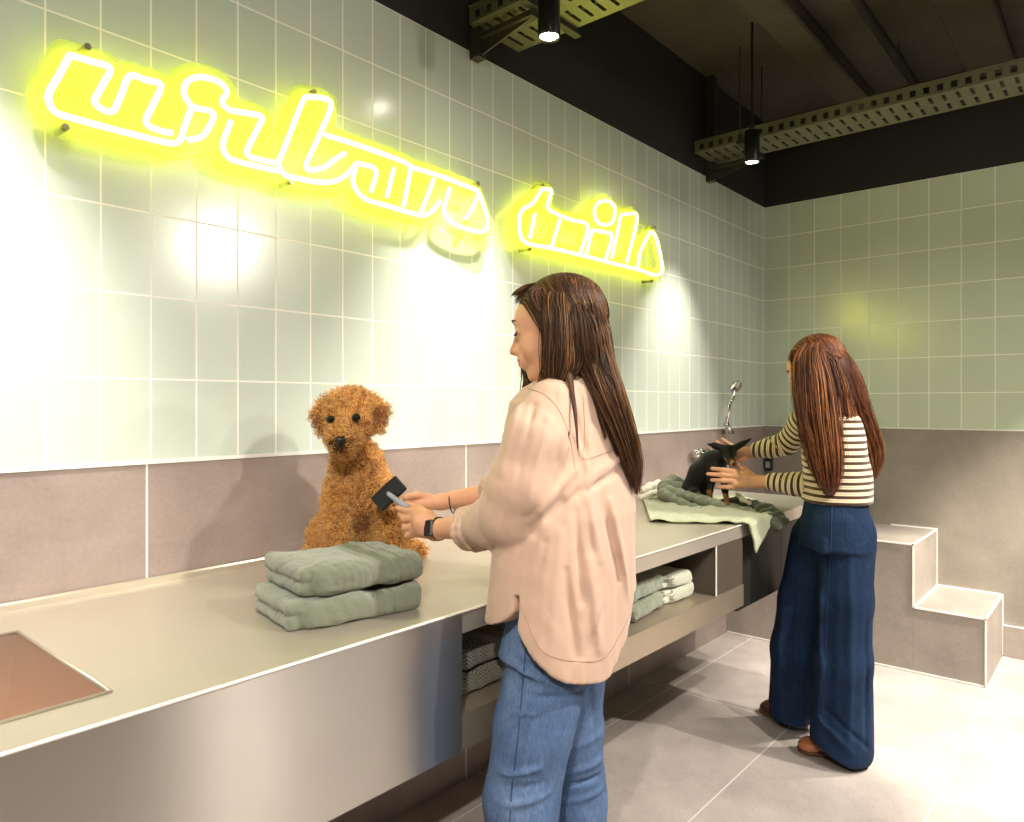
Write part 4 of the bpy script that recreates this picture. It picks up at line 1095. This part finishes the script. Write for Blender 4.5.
# ---- jeans
M_DEN1 = denim('light_blue_denim', (82, 104, 140), (124, 144, 172)); M_DEN2 = denim('dark_blue_denim', (24, 42, 68), (42, 64, 94))
wrinkle(M_DEN1); wrinkle(M_DEN2)
M_STITCH = plain('tan_stitching', (150, 120, 84), .8)
jf = Field()
torso(jf, [(563,585,1.65,.130,.098), (561,620,1.645,.140,.108), (557,650,1.64,.148,.112)], 0, k=.02)
seg(jf, [(549,662,1.60),(533,730,1.585),(522,800,1.575),(518,900,1.59),(516,1025,1.60)], [.094,.086,.080,.078,.090], .02)
seg(jf, [(569,662,1.68),(570,730,1.72),(574,800,1.75),(580,900,1.76),(585,978,1.765)], [.084,.076,.076,.078,.088], .02)
for a, b_, w, amp in (((500,660,1.51),(560,672,1.50),.008,-.007), ((505,668,1.50),(575,690,1.52),.008,.006), ((520,700,1.49),(585,690,1.55),.008,-.006), ((500,720,1.50),(545,712,1.49),.007,.005),
   ((490,780,1.50),(540,770,1.49),.008,.007),((492,792,1.50),(545,786,1.49),.007,-.006),((500,806,1.50),(550,796,1.50),.008,.006),((560,745,1.66),(600,735,1.67),.008,.006),((558,770,1.67),(604,760,1.68),.009,.008),
   ((560,783,1.67),(606,776,1.68),.007,-.007),((560,800,1.68),(606,790,1.69),.008,.006), ((590,690,1.60),(600,760,1.65),.010,-.006), ((540,690,1.50),(520,770,1.49),.012,.005)):
    jf.crease(P(*a), P(*b_), w*.85, amp*1.5)
jf.mod(lambda X, Y, Z, D: D-.0018*vnoise((X*1., Y*1., Z*1.), 45, 8), (-5, -2, 0), (-2, 0, 1))
V, Q = jf.mesh(.005, relax=1); V[:, 2] = np.maximum(V[:, 2], .004)
je1 = link('jeans', np_mesh('jeans', V, Q), M_DEN1, w1, True)
def surf_line(pts, me, off=.0015, r=.0011):
    """a stitched line laid on the mesh: pts are aimed from the viewer's side onto the surface"""
    from mathutils.bvhtree import BVHTree
    bv = BVHTree.FromPolygons([tuple(v.co) for v in me.vertices], [tuple(p.vertices) for p in me.polygons])
    out = []
    for p in smooth_path(pts, 6):
        p = Vector(p); d = (p-Vector((CAM.x, CAM.y, p.z))).normalized(); h = bv.ray_cast(p-d*.4, d)
        if h[0] is not None: out.append(h[0]+h[1].normalized()*off*.4)
    return out
def stitch(pts, me, root, name='seam', mat=None, r=.0011):
    o_ = surf_line([P(*p) for p in pts], me)
    if len(o_) > 2: MB().tube(o_, r, 5).build(name, mat or M_STITCH, root, True)
M_SEAM1 = plain('denim_seam', (52, 72, 112), .8)
stitch([(528,625,1.55),(524,670,1.52),(519,730,1.5),(512,790,1.5),(508,850,1.5)], je1.data, je1, 'side_seam', M_SEAM1, .0016)
stitch([(572,672,1.52),(574,682,1.52),(590,690,1.54),(603,682,1.56)], je1.data, je1, 'pocket_stitching')
M_SEAM = plain('shirt_seam', (170, 138, 120), .8)
me = sh1.data
stitch([(583,395,1.55),(585,440,1.54),(583,458,1.54),(600,455,1.56),(622,447,1.6)], me, sh1, 'yoke_seam', M_SEAM, .0008)
stitch([(527,388,1.52),(545,395,1.51),(560,412,1.5),(570,440,1.5),(576,475,1.51)], me, sh1, 'armhole_seam', M_SEAM, .0008)
stitch([(521,600,1.53),(528,615,1.53),(540,640,1.52),(556,653,1.5),(580,660,1.5),(603,658,1.53),(618,640,1.56),(630,615,1.6)], me, sh1, 'hem_stitching', M_SEAM, .0008)
# shoes under the jeans, out of the picture
def shoe(root, heel, toe, mat, solem, w=.042, name='shoe'):
    f_ = Field(); d = (toe-heel).normalized(); up = UP
    f_.cone(heel+d*.03+up*.040, heel+d*.10+up*.045, .038, .040, k=.02); f_.cone(heel+d*.09+up*.038, toe-d*.05+up*.028, .040, .032, k=.02); f_.ell(toe-d*.045+up*.024, (.042,.042,.024), k=.02)
    f_.mod(lambda X, Y, Z, D: np.maximum(D, .012-Z), vec(heel)-.2, vec(heel)+.4)
    a, b_ = f_.mesh(.004); s_ = link(name, np_mesh(name, a, b_), mat, root, True)
    f_ = Field(); f_.cone(heel+d*.035+up*.008, heel+d*.11+up*.008, .040, .036, k=.02); f_.cone(heel+d*.11+up*.008, toe-d*.045+up*.008, .036, .045, k=.02)
    f_.mod(lambda X, Y, Z, D: np.maximum(np.maximum(D, Z-.017), .0015-Z), vec(heel)-.2, vec(heel)+.4)
    a, b_ = f_.mesh(.003); link('sole', np_mesh('sole', a, b_), solem, s_, True)
M_SHW = plain('white_trainer', (210, 206, 200), .5); M_SOLE = plain('rubber_sole', (196, 190, 180), .7)
g0 = on(522, 1040, z=0); g1 = on(588, 985, z=0)
shoe(w1, Vector((g0.x+.01, g0.y-.05, 0)), Vector((g0.x-.01, g0.y+.19, 0)), M_SHW, M_SOLE); shoe(w1, Vector((g1.x, g1.y-.05, 0)), Vector((g1.x+.02, g1.y+.19, 0)), M_SHW, M_SOLE)
# ---- watch and bracelet
M_BLACKP = plain('black_strap', (18, 18, 18), .4); M_GLASS = plain('watch_glass', (10, 10, 12), .08); M_GOLD = plain('gold_metal', (196, 160, 88), .3, metal=1)
wc = P(437,529,1.772); wd_ = (P(438,529,1.77)-P(478,526,1.68)).normalized(); u = wd_.cross(UP).normalized(); v_ = wd_.cross(u)
wa = empty('wristwatch', wc); wa.parent = w1; wa.matrix_parent_inverse = Matrix.Translation(w1.location).inverted()
q = MB()
for dd in (-.009, -.003, .003, .009):
    q.tube([wc+wd_*dd+(u*math.cos(a)+v_*math.sin(a))*.0262 for a in np.linspace(0, 2*PI, 28)[:-1]], .0034, 6, closed=True)
q.build('strap', M_BLACKP, wa, True)
cdir = (CAM-wc); cdir -= wd_*cdir.dot(wd_); cdir.normalize(); cdir = (cdir+UP*.15).normalized(); sd = wd_.cross(cdir)
Mw = Matrix(((wd_.x, sd.x, cdir.x, 0), (wd_.y, sd.y, cdir.y, 0), (wd_.z, sd.z, cdir.z, 0), (0, 0, 0, 1))); Mw.translation = wc+cdir*.028
MB().box((-.0135, -.020, -.004), (.0135, .020, .004), M=Mw, bev=.003).build('case', M_BLACKP, wa)
MB().box((-.011, -.0175, .0041), (.011, .0175, .0052), M=Mw).build('screen', M_GLASS, wa)
bc = P(452,503,1.915); bd_ = (P(440,502,1.92)-P(490,494,1.90)).normalized(); u = bd_.cross(UP).normalized(); v_ = bd_.cross(u)
MB().tube([bc+(u*math.cos(a)+v_*math.sin(a))*.0262 for a in np.linspace(0, 2*PI, 28)[:-1]], .0020, 6, closed=True).build('bracelet', plain('dark_beads', (70, 40, 20), .4), w1, True)
# ---- hair
MH = [hairmat('dark_brown_hair', (40, 26, 16), (66, 44, 28)), hairmat('mid_brown_hair', (78, 50, 30), (104, 70, 44)), hairmat('golden_brown_hair', (124, 86, 52), (160, 114, 70))]
L1 = [
 [(562,282,1.645,.010),(558,296,1.60,.028),(560,318,1.572,.033),(562,345,1.568,.035),(561,368,1.57,.032),(556,384,1.575,.020),(550,396,1.565,.006)],
 [(566,283,1.66,.012),(578,300,1.62,.040),(583,330,1.625,.048),(592,362,1.615,.040),(606,396,1.595,.032),(620,430,1.60,.025),(631,464,1.625,.018),(637,494,1.65,.006)],
 [(568,288,1.64,.015),(572,316,1.59,.040),(578,350,1.595,.044),(586,376,1.62,.034),(600,402,1.635,.022),(614,430,1.66,.014),(622,452,1.67,.005)],
 [(548,292,1.70,.010),(538,320,1.73,.022),(537,350,1.735,.030),(536,378,1.725,.026),(530,398,1.70,.018),(524,416,1.68,.006)],
 [(551,372,1.60,.022),(545,388,1.60,.016),(540,400,1.60,.005)],
 [(566,362,1.57,.010),(571,386,1.535,.005),(575,412,1.508,.0025),(578,452,1.50,.001)],
 [(592,380,1.60,.012),(598,410,1.58,.005),(606,440,1.575,.002)],
 [(546,283,1.65,.014),(532,285,1.655,.012),(521,291,1.66,.010),(512,297,1.665,.005)],
 [(546,288,1.64,.012),(532,291,1.65,.012),(522,297,1.655,.010),(517,304,1.66,.004)],
 [(552,284,1.64,.020),(536,292,1.61,.016),(538,304,1.59,.012),(548,318,1.58,.012)],
]
h1 = hair(w1, C1, A1, S1, L1, MH, (.5, .35, .15), 4200, 800, .0010)
h1.name = 'hair'
# ---- the brush
br_ = empty('grooming_brush', P(388,494,1.87), 'black rectangular slicker brush with a grey handle held against the curly dog', 'brush')
c0, c1_, c2 = P(369,499,1.895), P(394,476,1.905), P(384,511,1.875)
ex = (c1_-c0).normalized(); ey = (c2-c0); ey = (ey-ex*ey.dot(ex)).normalized(); ez = ex.cross(ey)
if ez.dot(CAM-c0) < 0: ez = -ez
cc = P(389,493.5,1.89); Mb = Matrix(((ex.x, ey.x, ez.x, 0), (ex.y, ey.y, ez.y, 0), (ex.z, ey.z, ez.z, 0), (0, 0, 0, 1))); Mb.translation = cc
MB().box((-.044, -.026, -.006), (.044, .026, .006), M=Mb, bev=.004).build('brush_pad', M_BLACKP, br_)
q = MB()
for i in range(16):
    for j in range(9):
        a = Mb @ Vector((-.039+i*.0052, -.021+j*.00525, -.006)); q.tube([a, a-ez*.012], .0004, 3)
q.build('pins', M_CHROME, br_)
hb = cc+ez*.006; q = MB(); q.tube([hb, hb+ez*.010+ey*.008, P(398,501,1.866), P(407,508,1.845)], [.005,.006,.0075,.010], 12)
q.build('handle', plain('grey_blue_rubber', (150, 156, 170), .45), br_, True)

# ---------------------------------------------------------------- far woman
w2c = P(834, 600, 2.88)
w2 = empty('person', (w2c.x, w2c.y, 0), 'person in striped top and wide dark jeans holding the small black dog, long auburn hair', 'person')
A2 = axes(math.radians(30), math.radians(26)); C2 = P(816, 369, 2.81); S2 = 1.0
V, Q = head_field().mesh(.0028); LV = V.copy(); V = xf(V, C2, A2, S2)
ang2 = math.atan2(.36, .93)
bf = Field()
torso(bf, [(830,414,2.83,.09,.06), (834,440,2.83,.11,.08), (838,490,2.83,.11,.085), (836,540,2.84,.13,.09)], ang2)
seg(bf, [(822,380,2.83), (830,412,2.83)], [.045, .055], .02)
seg(bf, [(822,422,2.72), (822,487,2.84)], [.042, .036], .02); seg(bf, [(822,487,2.84), (785,483,2.93), (757,481,3.01)], [.035,.031,.0235], .015)
seg(bf, [(818,412,2.93), (788,445,3.09)], [.042, .036], .02); seg(bf, [(788,445,3.09), (770,449,3.13), (753,452,3.17)], [.035,.029,.0225], .015)
H = bf
seg(H, [(757,481,3.01), (748,478,3.03), (736,475,3.05)], [.0235,.024,.015], .012); seg(H, [(757,483,3.01), (747,483,3.03), (736,484,3.05)], [.020,.022,.013], .012)
for fp in ([(738,472,3.05),(724,470,3.07),(712,468.5,3.10)], [(737,476,3.05),(722,475,3.07),(708,474,3.10)], [(737,481,3.05),(723,480.5,3.07),(712,480,3.10)], [(739,486,3.05),(728,487,3.07),(719,486.5,3.09)]):
    seg(H, fp, [.0112,.0102,.0080], .004)
seg(H, [(752,475,3.03), (743,468,3.06), (735,466,3.09)], [.0125,.0105,.0075], .004)
seg(H, [(753,452,3.17), (745,453,3.18), (739,454,3.19)], [.0225,.025,.018], .012)
for fp in ([(739,447,3.20),(731,445,3.23),(722,439,3.24)], [(738,451,3.20),(728,449,3.25),(716,441,3.25)], [(738,455,3.20),(726,456,3.26),(711,450,3.26)], [(739,459,3.19),(727,460,3.26),(711,456,3.27)]):
    seg(H, fp, [.0098,.0088,.0070], .003)
seg(H, [(746,458,3.17),(740,461,3.14),(734,462,3.12)], [.0115,.0098,.0075], .004)
HV, HQ = bf.mesh(.0034, relax=1)
lg = Field()
seg(lg, [(843,540,2.82),(842,640,2.81),(842,740,2.84)], [.08,.055,.04], .02); seg(lg, [(820,540,2.92),(802,630,3.02),(795,705,3.13)], [.08,.055,.04], .02)
GV, GQ = lg.mesh(.009)
BV, BQ = join_np([(V, Q), (HV, HQ), (GV, GQ)])
bo = link('body', np_mesh('body', BV, BQ), [M_SKIN, M_LIP], w2, True)
lc = LV[Q].mean(1)
lip = (np.abs(lc[:, 0]) < .021) & (lc[:, 2] > -.0695) & (lc[:, 2] < -.048) & (lc[:, 1] > .0895)
bo.data.polygons.foreach_set('material_index', np.concatenate([lip, np.zeros(len(HQ)+len(GQ), bool)]).astype(np.int32))
face_parts(w2, C2, A2, S2)
# striped top
tf = Field()
T2 = [(826,398,2.83,.07,.065), (828,406,2.83,.12,.085), (831,418,2.83,.155,.105), (833,440,2.83,.168,.118), (836,465,2.83,.165,.120), (838,488,2.835,.162,.122), (837,500,2.84,.166,.128)]
torso(tf, T2, ang2, pw=2.3)
N_ARM = [(821,418,2.73),(821,452,2.77),(821,485,2.84),(796,484,2.905),(772,481.5,2.97)]
F_ARM = [(816,408,2.92),(802,424,3.0),(787,444,3.085),(772,448,3.125),(757,450.5,3.16)]
seg(tf, N_ARM, [.056,.054,.050,.044,.037], .02); seg(tf, F_ARM, [.056,.054,.048,.042,.034], .02)
for a, b_, w, amp in (((800,478,2.80),(812,496,2.78),.008,-.006),((812,462,2.72),(832,470,2.70),.010,.006),((850,440,2.74),(868,452,2.8),.010,.007),((850,455,2.74),(870,468,2.8),.009,-.007),
   ((848,470,2.74),(868,480,2.8),.010,.006),((795,430,3.0),(800,445,3.0),.008,-.006),((790,462,2.78),(796,482,2.80),.008,.006)): tf.crease(P(*a), P(*b_), w, amp)
tf.mod(lambda X, Y, Z, D: D-.003*vnoise((X*1., Y*1., Z*1.), 38, 12), (-3, -2, .9), (-.5, 0, 1.6))
V, Q = tf.mesh(.005, relax=1)
mt = N('striped_knit'); at = mt.new('ShaderNodeAttribute', attribute_name='run'); st = mt.math('LESS_THAN', mt.math('FRACT', at.outputs['Fac']), .46)
st2 = mt.math('LESS_THAN', mt.math('ABSOLUTE', mt.math('SUBTRACT', mt.math('FRACT', at.outputs['Fac']), .73)), .035)
mt.set(color=mt.mix(mt.math('MAXIMUM', st, mt.math('MULTIPLY', st2, .45)), s2l((222, 206, 178)), s2l((72, 52, 36))), rough=.9, sheen=.3, spec=.1); mt.bump(mt.noise(400), .3, .002)
tp_ = link('striped_top', np_mesh('striped_top', V, Q), mt.m, w2, True)
# distance along each sleeve, height on the torso
def along(Vs, pts):
    pts = [vec(P(*p)) for p in pts]; best = np.full(len(Vs), 9.); run = np.zeros(len(Vs)); acc = 0
    for i in range(len(pts)-1):
        d = pts[i+1]-pts[i]; L = np.linalg.norm(d); t = ((Vs-pts[i])@d)/L**2
        if i == 0: tc = np.clip(t, -.3, 1)
        elif i == len(pts)-2: tc = np.clip(t, 0, 4)
        else: tc = np.clip(t, 0, 1)
        ds = np.linalg.norm(Vs-(pts[i]+tc[:, None]*d), axis=1); m = ds < best; best[m] = ds[m]; run[m] = acc+tc[m]*L; acc += L
    return best, run
bn, rn = along(V, N_ARM); bfar, rf = along(V, F_ARM)
rows = np.array([(P(u, v, d).z, P(u, v, d).x, P(u, v, d).y, a, b_) for u, v, d, a, b_ in T2]); rows = rows[rows[:, 0].argsort()]
z = np.clip(V[:, 2], rows[0, 0], rows[-1, 0]); tx, ty, ta, tb = [np.interp(z, rows[:, 0], rows[:, i]) for i in (1, 2, 3, 4)]
x_ = math.cos(ang2)*(V[:, 0]-tx)+math.sin(ang2)*(V[:, 1]-ty); y_ = -math.sin(ang2)*(V[:, 0]-tx)+math.cos(ang2)*(V[:, 1]-ty)
dt = (np.sqrt((x_/ta)**2+(y_/tb)**2)-1)*tb
run = np.where((bn-.05 < dt-.004) & (rn > .04), rn, np.where((bfar-.05 < dt-.004) & (rf > .04), rf, V[:, 2]))/.0255
at_ = tp_.data.attributes.new('run', 'FLOAT', 'POINT'); at_.data.foreach_set('value', run.astype(np.float32))
# wide jeans
jf = Field()
torso(jf, [(836,494,2.84,.150,.112), (835,515,2.84,.165,.122), (834,545,2.85,.172,.135)], ang2, k=.02)
seg(jf, [(846,535,2.80),(845,600,2.79),(843,660,2.80),(841,745,2.84)], [.106,.098,.100,.118], .03)
seg(jf, [(818,540,2.93),(806,600,2.99),(798,650,3.04),(795,706,3.12)], [.106,.104,.106,.110], .03)
for a, b_, w, amp in (((805,520,2.76),(800,700,2.95),.014,-.012), ((822,540,2.72),(818,740,2.78),.016,.012), ((835,560,2.69),(832,745,2.72),.014,-.011), ((850,560,2.69),(848,745,2.72),.016,.011), ((862,600,2.72),(864,745,2.75),.012,-.010),
   ((785,560,2.92),(776,680,3.02),.014,.010), ((795,580,2.90),(786,715,3.02),.012,-.010), ((845,510,2.70),(868,540,2.74),.010,-.006),((800,700,2.76),(850,752,2.73),.014,.012),((815,700,2.73),(868,748,2.74),.010,-.008)):
    jf.crease(P(*a), P(*b_), w*.85, amp*1.5)
jf.mod(lambda X, Y, Z, D: np.maximum(D-.002*vnoise((X*1., Y*1., Z*.3), 30, 18), .016+np.clip((-.36*(X-P(842,745,2.84).x)+.93*(Y-P(842,745,2.84).y)+.03)*.48,0,.085)*(Y<-.86)+.030*(Y>=-.86)-Z), (-3.2, -2, -.2), (-.5, 0, 1.1))
V, Q = jf.mesh(.006, relax=1)
je2 = link('wide_jeans', np_mesh('wide_jeans', V, Q), M_DEN2, w2, True)
M_SEAM2 = plain('dark_denim_seam', (22, 40, 70), .8)
stitch([(832,505,2.7),(830,560,2.7),(826,640,2.7),(822,735,2.7)], je2.data, je2, 'side_seam', M_SEAM2, .002)
stitch([(847,512,2.7),(846,535,2.7),(856,545,2.7),(868,540,2.7)], je2.data, je2, 'pocket_stitching', M_SEAM2, .0015)
M_TANSH = plain('tan_leather', (176, 112, 70), .4); M_BRSH = plain('brown_sole', (92, 54, 34), .5)
t1 = on(797, 750, z=0); h1_ = on(868, 759, z=0); shoe(w2, h1_, t1, M_TANSH, M_BRSH)
t2 = on(759, 712, z=0); h2_ = t2-(t1-h1_); shoe(w2, h2_, t2, plain('dark_leather', (70, 40, 30), .5), M_BRSH)
MH2 = [hairmat('dark_auburn_hair', (50, 26, 18), (74, 40, 26)), hairmat('auburn_hair', (98, 54, 32), (126, 74, 44)), hairmat('copper_hair', (146, 90, 50), (176, 116, 66))]
L2 = [
 [(820,336,2.79,.012),(813,352,2.745,.036),(817,380,2.72,.050),(821,410,2.70,.052),(825,440,2.69,.048),(828,468,2.69,.042),(832,492,2.69,.020)],
 [(812,338,2.79,.010),(803,354,2.755,.024),(803,372,2.745,.030),(806,400,2.72,.034),(812,430,2.70,.034),(820,462,2.69,.034),(826,492,2.685,.016)],
 [(826,337,2.82,.012),(833,352,2.80,.044),(842,378,2.80,.060),(850,405,2.80,.056),(860,428,2.81,.048),(869,450,2.82,.038),(872,468,2.82,.024),(870,484,2.82,.006)],
 [(824,336,2.80,.014),(823,352,2.77,.045),(830,385,2.74,.055),(838,412,2.73,.045),(848,432,2.735,.030),(858,450,2.75,.018),(864,470,2.77,.005)],
 [(842,390,2.86,.045),(856,415,2.88,.040),(870,440,2.88,.030),(876,460,2.88,.012)],
 [(796,350,2.80,.014),(793,356,2.81,.010),(797,372,2.80,.016),(799,395,2.77,.012)],
]
hair(w2, C2, A2, S2, L2, MH2, (.42, .38, .20), 3600, 620, .0013)
cd = bpy.data.cameras.new('camera'); co = bpy.data.objects.new('camera', cd); COL.objects.link(co)
cd.sensor_fit = 'HORIZONTAL'; cd.sensor_width = 36; cd.lens = FPX/1024*36; cd.clip_start = .02
cd.shift_x = 0; cd.shift_y = -(411-HY)/1024
co.location = CAM
co.rotation_euler = FWD.to_track_quat('-Z', 'Y').to_euler()
SC.camera = co
vs_ = SC.view_settings
vs_.view_transform = 'Standard'; vs_.look = 'None'; vs_.exposure = 0.32; vs_.gamma = 1; vs_.use_curve_mapping = False
